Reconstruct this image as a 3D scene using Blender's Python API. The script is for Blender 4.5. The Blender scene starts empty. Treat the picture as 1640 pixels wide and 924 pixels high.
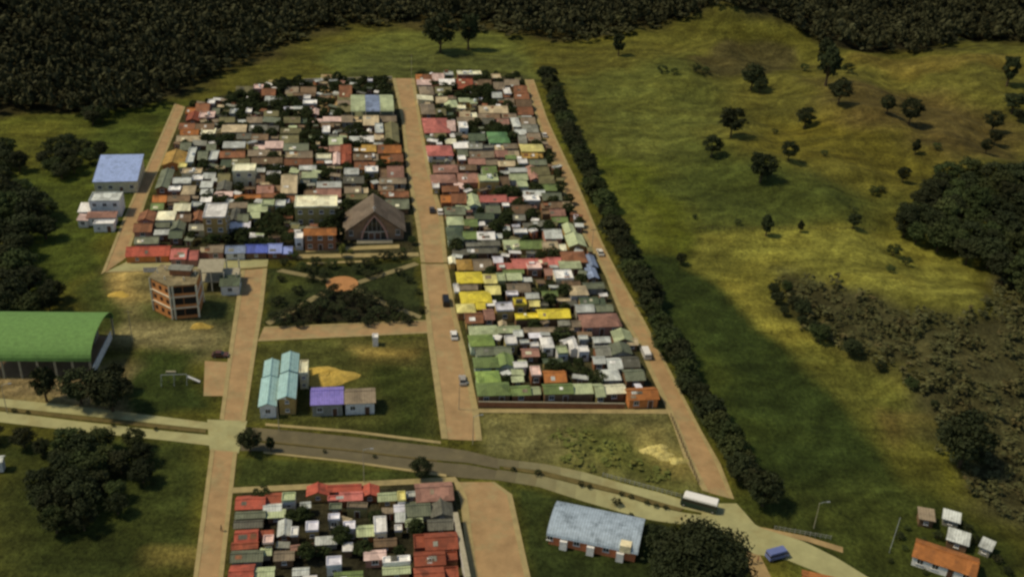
import bpy, math, random
import numpy as np
from mathutils import Matrix, Vector
random.seed(7); rng = np.random.default_rng(7)
S = bpy.context.scene
COL = S.collection
TAU = math.pi*2
# ------------------------------------------------------------------ camera
FPX, YH, ROLL, H = 1700.0, 950.0, math.radians(3), 150.0
PIT = math.atan(YH/FPX)
_F = np.array([0, math.cos(PIT), -math.sin(PIT)]); _R = np.array([1., 0, 0]); _U = np.array([0, math.sin(PIT), math.cos(PIT)])
_c, _s = math.cos(ROLL), math.sin(ROLL)
_R2 = _c*_R+_s*_U; _U2 = -_s*_R+_c*_U
GR = math.radians(9.0)                       # heading of the street grid
EV = np.array([math.cos(GR), math.sin(GR)]); NV = np.array([-math.sin(GR), math.cos(GR)])

def ray(px, py):
    d = FPX*_F+(px-820)*_R2-(py-462)*_U2
    return d/np.linalg.norm(d)
def P(px, py, z=0.0):                        # photograph point -> world, on a level z
    d = ray(px, py); t = (z-H)/d[2]
    return np.array([d[0]*t, d[1]*t])

# ------------------------------------------------------------------ terrain
def sstep(a, b, x):
    t = np.clip((x-a)/(b-a), 0, 1); return t*t*(3-2*t)
_wv = [(random.uniform(0, TAU), random.uniform(0, TAU), w, a) for w, a in
       ((150, 1.), (110, .8), (80, .7), (60, .5), (45, .4), (33, .28), (24, .2), (18, .14))]
def fbm(x, y):
    r = 0
    for th, ph, w, a in _wv:
        u = x*math.cos(th)+y*math.sin(th)
        v = -x*math.sin(th)+y*math.cos(th)
        r = r+a*np.sin(TAU*u/w+ph+1.3*np.sin(TAU*v/(w*1.7)+ph*2))
    return r
_hA = P(870, 130); _hB = P(1215, 800)
_hd = (_hB-_hA)/np.linalg.norm(_hB-_hA); _hn = np.array([-_hd[1], _hd[0]])
if np.dot(P(1400, 400)-_hA, _hn) < 0: _hn = -_hn
MOUND = P(1185, 62)
def hgt(x, y):
    d = (x-_hA[0])*_hn[0]+(y-_hA[1])*_hn[1]
    hr = sstep(14, 80, d)*sstep(170, 260, y)
    back = sstep(548, 640, y)
    left = sstep(150, 230, -(x*EV[0]+(y-300)*EV[1]))*sstep(250, 360, y)
    m = np.maximum(np.maximum(hr, back), left)
    z = m*(1.9*fbm(x, y)+1.0) + hr*0.02*np.clip(d, 0, 400)
    z = z+sstep(600, 900, y)*34+left*sstep(420, 640, y)*12
    z = z+11*np.exp(-(((x-MOUND[0])/42)**2+((y-MOUND[1]-8)/26)**2))
    z = z+5*np.exp(-(((x-MOUND[0]-150)/60)**2+((y-MOUND[1]+40)/22)**2))
    return z
def G(px, py):                               # photograph point -> world point on the terrain
    d = ray(px, py); t = -H/d[2]
    for _ in range(60):
        z = float(hgt(d[0]*t, d[1]*t))
        t += 0.6*((z-H)/d[2]-t)
    return np.array([d[0]*t, d[1]*t, float(hgt(d[0]*t, d[1]*t))])
def ppm(px, py, z=0):                        # photograph pixels per metre across, there
    a = P(px-1, py, z); b = P(px+1, py, z); return 2/np.linalg.norm(a-b)

# ------------------------------------------------------------------ materials
K = np.array([.82, .74, .56])*.96
def lin(c):
    c = np.array(c, float)/255
    return np.where(c <= .04045, c/12.92, ((c+.055)/1.055)**2.4)
def A(r, g, b, k=1.0):                       # colour seen in the daylight of the photo -> base colour
    v = np.clip(lin((r, g, b))/K*k, .004, .82); return (float(v[0]), float(v[1]), float(v[2]), 1)
MATS = {}
def mat(name, col, rough=.8, var=.25, scale=.6, bump=0, kind='plain', spec=.3, metal=0, rnd=.12, dirt=None, coords='Object'):
    if name in MATS: return MATS[name]
    m = bpy.data.materials.new(name); MATS[name] = m; m.use_nodes = True
    nt = m.node_tree; N = nt.nodes; L = nt.links
    b = N['Principled BSDF']; b.inputs['Roughness'].default_value = rough
    b.inputs['Specular IOR Level'].default_value = spec; b.inputs['Metallic'].default_value = metal
    if var == 0:
        b.inputs['Base Color'].default_value = col; return m
    tc = N.new('ShaderNodeTexCoord'); co = tc.outputs[coords]
    oi = N.new('ShaderNodeObjectInfo')
    off = N.new('ShaderNodeVectorMath'); off.operation = 'ADD'
    mu = N.new('ShaderNodeVectorMath'); mu.operation = 'SCALE'; mu.inputs[0].default_value = (31, 57, 13)
    L.new(oi.outputs['Random'], mu.inputs['Scale']); L.new(co, off.inputs[0]); L.new(mu.outputs[0], off.inputs[1])
    n1 = N.new('ShaderNodeTexNoise'); n1.inputs['Scale'].default_value = scale; n1.inputs['Detail'].default_value = 5
    n1.inputs['Roughness'].default_value = .65; L.new(off.outputs[0], n1.inputs['Vector'])
    mr = N.new('ShaderNodeMapRange'); mr.inputs[1].default_value = .3; mr.inputs[2].default_value = .7
    mr.inputs[3].default_value = 1-var; mr.inputs[4].default_value = 1+var*.8
    L.new(n1.outputs[0], mr.inputs[0])
    mr2 = N.new('ShaderNodeMapRange'); mr2.inputs[3].default_value = 1-rnd; mr2.inputs[4].default_value = 1+rnd
    L.new(oi.outputs['Random'], mr2.inputs[0])
    mm = N.new('ShaderNodeMath'); mm.operation = 'MULTIPLY'; L.new(mr.outputs[0], mm.inputs[0]); L.new(mr2.outputs[0], mm.inputs[1])
    src = mm.outputs[0]
    base = None
    if kind == 'tile' or kind == 'tin':
        w = N.new('ShaderNodeTexWave'); w.wave_type = 'BANDS'; w.bands_direction = 'X' if kind == 'tin' else 'Y'
        w.inputs['Scale'].default_value = .55 if kind == 'tin' else .8; w.inputs['Distortion'].default_value = .4
        L.new(co, w.inputs[0])
        mr3 = N.new('ShaderNodeMapRange'); mr3.inputs[3].default_value = .86; mr3.inputs[4].default_value = 1.08
        L.new(w.outputs[1], mr3.inputs[0])
        m2 = N.new('ShaderNodeMath'); m2.operation = 'MULTIPLY'; L.new(src, m2.inputs[0]); L.new(mr3.outputs[0], m2.inputs[1]); src = m2.outputs[0]
        bp = N.new('ShaderNodeBump'); bp.inputs['Strength'].default_value = .5; bp.inputs['Distance'].default_value = .05
        L.new(w.outputs[1], bp.inputs['Height']); L.new(bp.outputs[0], b.inputs['Normal'])
    elif bump:
        bp = N.new('ShaderNodeBump'); bp.inputs['Strength'].default_value = bump; bp.inputs['Distance'].default_value = .1
        L.new(n1.outputs[0], bp.inputs['Height']); L.new(bp.outputs[0], b.inputs['Normal'])
    if (kind in ('tile', 'tin') or name.startswith('roof')) and name not in ('roof grass green', 'roof silver', 'roof sky blue', 'roof turquoise', 'roof purple'):
        vo = N.new('ShaderNodeTexVoronoi'); vo.distance = 'CHEBYCHEV'; vo.inputs['Scale'].default_value = .55; vo.inputs['Randomness'].default_value = .7
        mpp = N.new('ShaderNodeMapping'); mpp.inputs['Scale'].default_value = (1.0, .55, .3); L.new(off.outputs[0], mpp.inputs[0]); L.new(mpp.outputs[0], vo.inputs['Vector'])
        sx = N.new('ShaderNodeSeparateColor'); L.new(vo.outputs['Color'], sx.inputs[0])
        m4 = N.new('ShaderNodeMapRange'); m4.inputs[3].default_value = .74; m4.inputs[4].default_value = 1.2; L.new(sx.outputs[0], m4.inputs[0])
        m5 = N.new('ShaderNodeMath'); m5.operation = 'MULTIPLY'; L.new(src, m5.inputs[0]); L.new(m4.outputs[0], m5.inputs[1]); src = m5.outputs[0]
    vm = N.new('ShaderNodeVectorMath'); vm.operation = 'SCALE'; L.new(src, vm.inputs['Scale'])
    if dirt is not None:
        n2 = N.new('ShaderNodeTexNoise'); n2.inputs['Scale'].default_value = scale*.45; n2.inputs['Detail'].default_value = 6
        n2.inputs['Roughness'].default_value = .7; L.new(off.outputs[0], n2.inputs['Vector'])
        r = N.new('ShaderNodeMapRange'); r.inputs[1].default_value = .5; r.inputs[2].default_value = .66; r.inputs[4].default_value = .75
        L.new(n2.outputs[0], r.inputs[0])
        mx = N.new('ShaderNodeMix'); mx.data_type = 'RGBA'; mx.inputs[6].default_value = col; mx.inputs[7].default_value = dirt
        L.new(r.outputs[0], mx.inputs[0]); L.new(mx.outputs[2], vm.inputs[0])
    else:
        vm.inputs[0].default_value = col[:3]
    L.new(vm.outputs[0], b.inputs['Base Color'])
    return m

ROOF = {   # name: (sRGB seen, kind, dirt)
 'red': ((172, 72, 52), 'tile', (120, 66, 48)), 'brick red': ((138, 62, 40), 'tile', (98, 56, 38)), 'pink red': ((186, 98, 84), 'tile', (150, 84, 70)),
 'orange': ((170, 98, 44), 'tile', (128, 80, 46)), 'rust brown': ((126, 80, 50), 'tile', (94, 66, 44)), 'brown': ((112, 88, 60), 'tile', (88, 72, 52)),
 'taupe': ((126, 108, 80), 'tin', (98, 86, 64)), 'beige': ((176, 154, 112), 'tin', (140, 120, 84)), 'cream': ((222, 204, 156), 'plain', (190, 170, 124)),
 'ochre': ((162, 124, 56), 'tin', (128, 100, 54)), 'white': ((226, 220, 196), 'plain', (190, 182, 158)), 'pale grey': ((176, 174, 152), 'tin', (140, 136, 114)),
 'grey': ((124, 120, 98), 'tin', (96, 92, 72)), 'dark grey': ((88, 84, 66), 'tin', (70, 66, 50)), 'grey-green': ((98, 104, 78), 'tin', (78, 82, 60)),
 'green': ((102, 122, 62), 'tin', (86, 98, 56)), 'bright green': ((82, 128, 74), 'tin', (72, 104, 62)), 'lime green': ((116, 140, 62), 'tin', (96, 116, 56)),
 'pale green': ((164, 172, 122), 'tin', (132, 138, 96)), 'dark green': ((66, 80, 56), 'tin', (56, 66, 46)), 'olive': ((104, 96, 58), 'tin', (84, 78, 48)),
 'yellow': ((216, 186, 58), 'tin', (172, 146, 56)), 'pale yellow': ((204, 188, 108), 'tin', (170, 154, 88)), 'blue': ((72, 86, 142), 'tin', (64, 74, 112)),
 'light blue': ((134, 144, 178), 'tin', (112, 118, 142)), 'blue-grey': ((118, 128, 138), 'tin', (98, 104, 108)), 'lilac white': ((198, 190, 186), 'plain', (160, 152, 146)),
 'turquoise': ((146, 182, 168), 'tin', (124, 156, 142)), 'purple': ((120, 106, 172), 'tin', (98, 88, 138)), 'sky blue': ((142, 156, 178), 'tin', (116, 128, 144)),
 'grass green': ((90, 122, 58), 'plain', (84, 114, 55)), 'pink white': ((214, 178, 156), 'plain', (178, 146, 124)), 'silver': ((150, 160, 156), 'tin', (88, 96, 94)),
 'dusty rose': ((150, 104, 84), 'tile', (120, 88, 70)),
}
def roofmat(c):
    col, kd, dt = ROOF[c]
    if c in ('red', 'brick red', 'pink red', 'green', 'pale green', 'bright green', 'lime green', 'dark green', 'orange', 'dusty rose', 'pink white', 'turquoise', 'purple', 'grey-green'):
        col = [v*.84+g*.16 for v, g in zip(col, (118, 98, 62))]
    return mat('roof '+c, A(*col), .62 if kd == 'tin' else .8, .22, 1.1, 0, kd, .35, 0, .14, A(*dt))
WALL = {'white': (222, 214, 190), 'cream': (206, 188, 140), 'ochre': (168, 134, 74), 'brick': (142, 92, 58), 'orange': (192, 118, 62), 'brown': (118, 88, 58), 'grey': (140, 132, 108),
        'pale green': (176, 182, 146), 'red': (142, 62, 42), 'olive': (142, 126, 72), 'rose': (170, 118, 92)}
def wallmat(c): return mat('wall '+c, A(*WALL[c]), .9, .16, 1.4, 0, 'plain', .2, 0, .1, A(*[v*.78 for v in WALL[c]]))
M_GLASS = mat('window glass', (.02, .022, .022, 1), .15, 0, spec=.6)
M_FRAME = mat('white frame', A(214, 206, 184), .6, .1, 2)
M_DOOR = mat('painted door', A(92, 62, 42), .6, .2, 2, rnd=.4)
M_DARK = mat('dark void', (.02, .018, .015, 1), .9, .1, 2)
M_CONC = mat('concrete', A(150, 138, 106), .9, .2, 1.0, .2)
M_METAL = mat('galvanised metal', A(150, 148, 134), .45, .1, 3, metal=.4)
M_TYRE = mat('rubber', (.015, .015, .015, 1), .8, 0)
M_BARK = mat('bark', A(74, 58, 38), .95, .3, 3, .5)

# ------------------------------------------------------------------ mesh helpers
class MB:
    def __init__(s): s.v = []; s.f = []; s.m = []
    def poly(s, pts, mi=0):
        n = len(s.v); s.v += [tuple(map(float, p)) for p in pts]; s.f.append(tuple(range(n, n+len(pts)))); s.m.append(mi)
    def prism(s, base, z0, z1, mi=0, top=None, mtop=None):
        n = len(base); a = [(p[0], p[1], z0) for p in base]; t = top or base; b = [(p[0], p[1], z1) for p in t]
        s.poly(a[::-1], mi); s.poly(b, mi if mtop is None else mtop)
        for i in range(n):
            j = (i+1) % n; s.poly([a[i], a[j], b[j], b[i]], mi)
    def box(s, x0, x1, y0, y1, z0, z1, mi=0, mtop=None):
        s.prism([(x0, y0), (x1, y0), (x1, y1), (x0, y1)], z0, z1, mi, None, mtop)
    def slab(s, q, th, mi=0):                # thick sheet: quad q, thickness down
        q = [np.array(p, float) for p in q]; n = np.cross(q[1]-q[0], q[3]-q[0]); n /= np.linalg.norm(n)
        if n[2] < 0: q = q[::-1]; n = -n
        b = [p-n*th for p in q]; s.poly(q, mi); s.poly(b[::-1], mi)
        for i in range(len(q)):
            j = (i+1) % len(q); s.poly([b[i], b[j], q[j], q[i]], mi)
    def tube(s, pts, rad, n=7, mi=0):
        pts = [np.array(p, float) for p in pts]; rings = []
        for i, p in enumerate(pts):
            d = pts[min(i+1, len(pts)-1)]-pts[max(i-1, 0)]; d /= (np.linalg.norm(d)+1e-9)
            u = np.cross(d, [0.01, 1, 0.02] if abs(d[2]) > .7 else [0, 0, 1]); u /= np.linalg.norm(u); w = np.cross(d, u)
            r = rad[i] if hasattr(rad, '__len__') else rad
            k = len(s.v); s.v += [tuple(p+r*(math.cos(TAU*a/n)*u+math.sin(TAU*a/n)*w)) for a in range(n)]; rings.append(k)
        for a, b in zip(rings, rings[1:]):
            for i in range(n):
                j = (i+1) % n; s.f.append((a+i, a+j, b+j, b+i)); s.m.append(mi)
        s.f.append(tuple(rings[0]+i for i in range(n))[::-1]); s.m.append(mi)
        s.f.append(tuple(rings[-1]+i for i in range(n))); s.m.append(mi)
    def mesh(s, name, mats):
        me = bpy.data.meshes.new(name); me.from_pydata(s.v, [], s.f); me.polygons.foreach_set('material_index', s.m)
        for m in (mats if isinstance(mats, (list, tuple)) else [mats]): me.materials.append(m)
        me.update(); return me
    def build(s, name, mats, parent=None): return link(name, s.mesh(name, mats), parent)
def link(name, data, parent=None, loc=None, rz=0, scale=None):
    o = bpy.data.objects.new(name, data); COL.objects.link(o); o.parent = parent
    if loc is not None: o.location = loc
    if rz: o.rotation_euler = (0, 0, rz)
    if scale is not None: o.scale = scale
    return o
def tag(o, label=None, cat=None, group=None, kind=None):
    for k, v in (('label', label), ('category', cat), ('group', group), ('kind', kind)):
        if v: o[k] = v
    return o
def thing(name, label, cat, loc, rz=0, group=None):
    o = link(name, None, None, loc, rz); o.empty_display_size = .5; return tag(o, label, cat, group)
ONES = 'zero first second third fourth fifth sixth seventh eighth ninth tenth eleventh twelfth thirteenth fourteenth fifteenth sixteenth seventeenth eighteenth nineteenth'.split()
TENS = {2: 'twent', 3: 'thirt', 4: 'fort', 5: 'fift', 6: 'sixt', 7: 'sevent', 8: 'eight', 9: 'ninet'}
def ordw(n):
    if n < 20: return ONES[n]
    if n >= 100: return 'hundred-and-'+ordw(n-100)
    t = TENS[n//10]
    return t+'ieth' if n % 10 == 0 else t+'y-'+ONES[n % 10]

# ------------------------------------------------------------------ ground with its fields
def wpoly(pts): return np.array([G(*p)[:2] for p in pts])
def pdist(X, Y, poly):                       # signed distance, + inside
    ins = np.zeros(X.shape, bool); dm = np.full(X.shape, 1e9); n = len(poly)
    for i in range(n):
        x1, y1 = poly[i]; x2, y2 = poly[(i+1) % n]
        c = ((y1 > Y) != (y2 > Y)) & (X < (x2-x1)*(Y-y1)/(y2-y1+1e-12)+x1); ins ^= c
        dx, dy = x2-x1, y2-y1; t = np.clip(((X-x1)*dx+(Y-y1)*dy)/(dx*dx+dy*dy+1e-9), 0, 1)
        dm = np.minimum(dm, np.hypot(X-x1-t*dx, Y-y1-t*dy))
    return np.where(ins, dm, -dm)
FOREST_EDGE = [(-60, 190), (0, 187), (60, 180), (100, 178), (130, 192), (165, 196), (200, 184), (240, 178), (275, 158), (300, 140), (340, 128), (385, 104), (405, 90), (440, 72), (480, 55), (530, 40), (600, 36),
               (660, 34), (700, 30), (760, 34), (800, 40), (845, 58), (885, 64), (930, 60), (985, 52), (1050, 42), (1110, 34), (1150, 26), (1185, 18), (1225, 22), (1255, 36), (1290, 58), (1330, 76), (1390, 84), (1450, 88), (1500, 82), (1550, 68), (1600, 68), (1700, 74)]
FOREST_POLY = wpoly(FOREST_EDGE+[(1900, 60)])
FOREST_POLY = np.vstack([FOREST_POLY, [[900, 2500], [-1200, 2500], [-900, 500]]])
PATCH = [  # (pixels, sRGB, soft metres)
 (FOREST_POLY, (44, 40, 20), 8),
 ([(330, 135), (560, 40), (850, 60), (1060, 48), (1060, 30), (560, 20), (380, 80)], (66, 58, 24), 10),
 ([(0, 190), (280, 165), (300, 160), (165, 440), (0, 500)], (64, 72, 20), 6),
 ([(0, 195), (120, 190), (130, 260), (0, 290)], (82, 80, 22), 10),
 ([(520, 128), (530, 70), (640, 50), (800, 52), (850, 70), (860, 128)], (90, 92, 32), 7),
 ([(560, 128), (580, 88), (700, 82), (820, 88), (850, 125)], (76, 78, 30), 6),
 ([(870, 80), (1100, 60), (1330, 90), (1640, 95), (1640, 260), (1430, 330), (1100, 400), (930, 240)], (88, 82, 26), 15),
 ([(900, 130), (1100, 90), (1160, 130), (1150, 260), (1110, 400), (1010, 330)], (86, 87, 30), 14),
 ([(940, 240), (1100, 280), (1120, 400), (1080, 430), (1000, 330)], (80, 84, 18), 10),
 ([(1100, 230), (1300, 280), (1420, 320), (1400, 370), (1130, 372), (1060, 300)], (68, 74, 24), 12),
 ([(1300, 130), (1500, 150), (1640, 200), (1640, 260), (1500, 250), (1330, 200)], (84, 70, 28), 12),
 ([(1340, 92), (1640, 90), (1640, 112), (1480, 118), (1350, 104)], (98, 84, 28), 6),
 ([(1110, 95), (1180, 60), (1260, 80), (1290, 110), (1200, 118), (1120, 112)], (72, 64, 28), 4),
 ([(1130, 385), (1400, 378), (1540, 415), (1400, 470), (1250, 432), (1180, 440)], (104, 98, 32), 4),
 ([(900, 200), (1000, 330), (1080, 420), (1060, 425), (960, 320), (890, 215)], (92, 94, 26), 3),
 ([(1230, 190), (1440, 210), (1500, 270), (1400, 290), (1200, 230)], (94, 84, 22), 10),
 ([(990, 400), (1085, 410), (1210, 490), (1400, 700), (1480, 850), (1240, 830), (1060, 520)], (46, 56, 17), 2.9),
 ([(1060, 560), (1120, 560), (1180, 700), (1150, 690)], (60, 68, 20), 8),
 ([(1120, 372), (1400, 372), (1560, 410), (1570, 500), (1420, 480), (1260, 440), (1230, 460), (1290, 530), (1400, 570), (1480, 640), (1500, 700), (1470, 730), (1380, 620), (1290, 540), (1200, 500), (1165, 460), (1100, 430)], (110, 104, 34), 2.9),
 ([(1155, 455), (1200, 448), (1250, 500), (1330, 560), (1290, 570), (1215, 525)], (122, 112, 36), 2.9),
 ([(1270, 545), (1400, 580), (1490, 650), (1500, 720), (1440, 720), (1330, 610)], (88, 86, 28), 5),
 ([(1230, 432), (1330, 440), (1450, 490), (1510, 515), (1570, 495), (1620, 440), (1700, 450), (1700, 890), (1500, 760), (1500, 690), (1440, 600), (1300, 540), (1250, 490)], (64, 60, 30), 5),
 ([(1440, 660), (1490, 670), (1490, 710), (1450, 720)], (98, 82, 34), 5),
 ([(1100, 800), (1500, 770), (1640, 880), (1640, 980), (1300, 940), (1240, 860)], (54, 60, 18), 8),
 ([(1500, 735), (1560, 735), (1560, 780), (1510, 770)], (92, 88, 22), 6),
 # town
 ([(296, 172), (420, 135), (530, 128), (630, 126), (645, 195), (672, 415), (205, 418)], (58, 54, 30), 1.5),
 ([(664, 122), (838, 122), (880, 250), (945, 392), (1070, 657), (768, 657), (690, 270)], (62, 58, 34), 1.5),
 ([(166, 436), (384, 432), (366, 560), (300, 600), (200, 570), (150, 500)], (106, 96, 50), 4),
 ([(325, 470), (372, 474), (362, 545), (335, 520)], (50, 56, 26), 2.5),
 ([(120, 470), (170, 440), (190, 470), (220, 530), (160, 540)], (62, 68, 22), 4),
 ([(240, 470), (370, 480), (368, 540), (330, 520), (260, 512)], (78, 82, 36), 4),
 ([(180, 440), (240, 436), (246, 470), (200, 480)], (158, 130, 64), 4),
 ([(205, 520), (320, 510), (340, 560), (250, 570), (190, 560)], (118, 106, 60), 4),
 ([(200, 580), (330, 560), (352, 600), (350, 668), (200, 655)], (52, 62, 20), 3),
 ([(0, 590), (180, 590), (210, 600), (190, 650), (0, 640)], (130, 108, 66), 4),
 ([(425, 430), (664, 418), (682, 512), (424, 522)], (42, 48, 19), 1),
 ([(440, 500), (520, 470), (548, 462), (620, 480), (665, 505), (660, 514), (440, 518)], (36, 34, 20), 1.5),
 ([(440, 435), (520, 440), (520, 465), (450, 472)], (66, 70, 24), 3),
 ([(415, 548), (684, 536), (706, 704), (396, 676)], (70, 70, 26), 1),
 ([(560, 545), (683, 538), (692, 600), (600, 600)], (92, 82, 34), 5),
 ([(575, 556), (680, 560), (680, 574), (590, 574)], (148, 122, 52), 3),
 ([(600, 590), (700, 600), (706, 700), (560, 690), (610, 650)], (52, 58, 18), 5),
 ([(380, 728), (700, 756), (730, 768), (372, 784)], (58, 64, 22), 1.5),
 ([(768, 657), (1070, 657), (1125, 790), (1000, 772), (850, 740), (775, 732)], (108, 100, 50), 2),
 ([(900, 690), (1000, 690), (1060, 720), (1110, 780), (1000, 765), (900, 740)], (86, 86, 34), 5),
 ([(1020, 700), (1085, 700), (1115, 745), (1040, 745)], (136, 120, 56), 4),
 ([(0, 690), (330, 712), (300, 940), (0, 940)], (50, 56, 18), 4),
 ([(235, 885), (300, 880), (290, 924), (225, 924)], (114, 98, 40), 3),
 ([(0, 730), (60, 740), (60, 940), (0, 940)], (60, 62, 20), 6),
 ([(790, 772), (860, 782), (1060, 838), (1200, 870), (1200, 940), (850, 940), (822, 790)], (44, 52, 18), 2),
 ([(380, 790), (735, 768), (745, 940), (360, 940)], (50, 46, 28), 1),
]
def make_ground():
    xs = np.concatenate([[-6000, -3000, -1500, -900, -650, -520], np.arange(-440, 500, 1.9), [560, 700, 950, 1500, 3000, 6000]])
    ys = np.concatenate([[-2000, -600, -100, 60], np.arange(120, 860, 1.9), [900, 960, 1050, 1200, 1500, 2200, 4000, 8000]])
    X, Y = np.meshgrid(xs, ys); Z = hgt(X, Y)
    nx, ny = len(xs), len(ys)
    col = np.zeros(X.shape+(3,)); col[:] = A(80, 76, 26)[:3]
    wx = X+3.2*np.sin(X/9+Y/13)+2*np.sin(Y/5.3-X/7.1)+1.1*np.sin(X/2.7+Y/3.9); wy = Y+3.0*np.sin(Y/8-X/12)+1.7*np.sin(X/4.7+Y/6.1)
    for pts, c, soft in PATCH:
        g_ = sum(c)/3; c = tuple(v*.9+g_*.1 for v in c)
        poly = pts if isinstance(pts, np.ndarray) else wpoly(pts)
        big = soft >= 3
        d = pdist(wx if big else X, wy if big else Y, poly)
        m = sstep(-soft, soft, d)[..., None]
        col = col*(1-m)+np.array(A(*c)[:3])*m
    me = bpy.data.meshes.new('ground')
    n = nx*ny; me.vertices.add(n)
    me.vertices.foreach_set('co', np.stack([X, Y, Z], -1).reshape(-1).astype(np.float32))
    idx = np.arange(n).reshape(ny, nx)
    q = np.stack([idx[:-1, :-1], idx[:-1, 1:], idx[1:, 1:], idx[1:, :-1]], -1).reshape(-1, 4)
    me.loops.add(q.size); me.loops.foreach_set('vertex_index', q.reshape(-1).astype(np.int32))
    me.polygons.add(len(q)); me.polygons.foreach_set('loop_start', (np.arange(len(q))*4).astype(np.int32))
    me.polygons.foreach_set('use_smooth', np.ones(len(q), bool))
    at = me.color_attributes.new('field', 'FLOAT_COLOR', 'POINT')
    at.data.foreach_set('color', np.concatenate([col.reshape(-1, 3), np.ones((n, 1))], 1).reshape(-1).astype(np.float32))
    me.update(); me.validate()
    m = bpy.data.materials.new('pasture and soil'); m.use_nodes = True; nt = m.node_tree; N = nt.nodes; L = nt.links
    b = N['Principled BSDF']; b.inputs['Roughness'].default_value = .95; b.inputs['Specular IOR Level'].default_value = .1
    a = N.new('ShaderNodeVertexColor'); a.layer_name = 'field'; tc = N.new('ShaderNodeTexCoord')
    def noise(sc, det, lo, hi, a0=.3, a1=.7, stretch=None):
        nn = N.new('ShaderNodeTexNoise'); nn.inputs['Scale'].default_value = sc; nn.inputs['Detail'].default_value = det; nn.inputs['Roughness'].default_value = .62
        if stretch:
            mp = N.new('ShaderNodeMapping'); mp.inputs['Rotation'].default_value = (0, 0, stretch[0]); mp.inputs['Scale'].default_value = (stretch[1], 1, 1)
            L.new(tc.outputs['Object'], mp.inputs[0]); L.new(mp.outputs[0], nn.inputs['Vector'])
        else: L.new(tc.outputs['Object'], nn.inputs['Vector'])
        r = N.new('ShaderNodeMapRange'); r.inputs[1].default_value = a0; r.inputs[2].default_value = a1; r.inputs[3].default_value = lo; r.inputs[4].default_value = hi
        L.new(nn.outputs[0], r.inputs[0]); return nn, r.outputs[0]
    def mul(p, q):
        x = N.new('ShaderNodeMath'); x.operation = 'MULTIPLY'; L.new(p, x.inputs[0]); L.new(q, x.inputs[1]); return x.outputs[0]
    n1, v1 = noise(.022, 6, .76, 1.2); n2, v2 = noise(.16, 6, .76, 1.22, .33, .67); n3, v3 = noise(1.1, 4, .74, 1.24); n4, v4 = noise(.1, 5, .7, 1.28, .34, .66, stretch=(.5, .25))
    wv = N.new('ShaderNodeTexWave'); wv.wave_type = 'BANDS'; wv.inputs['Scale'].default_value = .03; wv.inputs['Distortion'].default_value = 14; wv.inputs['Detail'].default_value = 5; wv.inputs['Detail Scale'].default_value = 1.6
    mw = N.new('ShaderNodeMapping'); mw.inputs['Rotation'].default_value = (0, 0, .9); L.new(tc.outputs['Object'], mw.inputs[0]); L.new(mw.outputs[0], wv.inputs[0])
    rw = N.new('ShaderNodeMapRange'); rw.inputs[3].default_value = .8; rw.inputs[4].default_value = 1.14; L.new(wv.outputs[1], rw.inputs[0])
    n6, v6 = noise(.55, 5, .8, 1.2, .35, .65)
    f = mul(mul(mul(v1, v2), mul(v3, v4)), mul(rw.outputs[0], v6))
    dry = N.new('ShaderNodeMix'); dry.data_type = 'RGBA'; dry.blend_type = 'MULTIPLY'; dry.inputs[7].default_value = (1.08, 1.0, .9, 1)
    n5, v5 = noise(.045, 6, 0, .8, .48, .68); L.new(v5, dry.inputs[0]); L.new(a.outputs[0], dry.inputs[6])
    sc = N.new('ShaderNodeVectorMath'); sc.operation = 'SCALE'; L.new(dry.outputs[2], sc.inputs[0]); L.new(f, sc.inputs['Scale']); L.new(sc.outputs[0], b.inputs['Base Color'])
    bp = N.new('ShaderNodeBump'); bp.inputs['Strength'].default_value = .9; bp.inputs['Distance'].default_value = .5
    L.new(n3.outputs[0], bp.inputs['Height'])
    bp2 = N.new('ShaderNodeBump'); bp2.inputs['Strength'].default_value = .8; bp2.inputs['Distance'].default_value = 2.2
    L.new(n2.outputs[0], bp2.inputs['Height']); L.new(bp.outputs[0], bp2.inputs['Normal']); L.new(bp2.outputs[0], b.inputs['Normal'])
    me.materials.append(m)
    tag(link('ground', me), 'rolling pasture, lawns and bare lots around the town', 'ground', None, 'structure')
make_ground()

# ------------------------------------------------------------------ streets
def resamp(pts, n):
    pts = np.array(pts, float); d = np.r_[0, np.cumsum(np.linalg.norm(np.diff(pts, axis=0), axis=1))]
    t = np.linspace(0, d[-1], n); return np.stack([np.interp(t, d, pts[:, i]) for i in range(pts.shape[1])], 1)
def ribbon(mb, L_, R_, z, mi=0, a=0., b=1., th=0, n=None):
    Lw = np.array([P(*p) for p in L_]) if n is None else L_; Rw = np.array([P(*p) for p in R_]) if n is None else R_
    n = 24; Lw = resamp(Lw, n); Rw = resamp(Rw, n)
    p = Lw+(Rw-Lw)*a; q = Lw+(Rw-Lw)*b
    for i in range(n-1):
        quad = [(p[i][0], p[i][1], z), (q[i][0], q[i][1], z), (q[i+1][0], q[i+1][1], z), (p[i+1][0], p[i+1][1], z)]
        nrm = np.cross(np.subtract(quad[1], quad[0]), np.subtract(quad[3], quad[0]))
        if nrm[2] < 0: quad = quad[::-1]
        mb.poly(quad, mi)
        if th:
            mb.poly([(p[i][0], p[i][1], z), (p[i+1][0], p[i+1][1], z), (p[i+1][0], p[i+1][1], z-th), (p[i][0], p[i][1], z-th)], mi)
            mb.poly([(q[i+1][0], q[i+1][1], z), (q[i][0], q[i][1], z), (q[i][0], q[i][1], z-th), (q[i+1][0], q[i+1][1], z-th)], mi)
M_BRICK = mat('brick paving', A(150, 118, 75), .9, .22, .3, .1, dirt=A(140, 124, 80), rnd=0, coords='Object')
M_WALK = mat('pavement', A(148, 128, 80), .9, .18, .5, .1, dirt=A(128, 112, 70), rnd=0)
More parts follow.
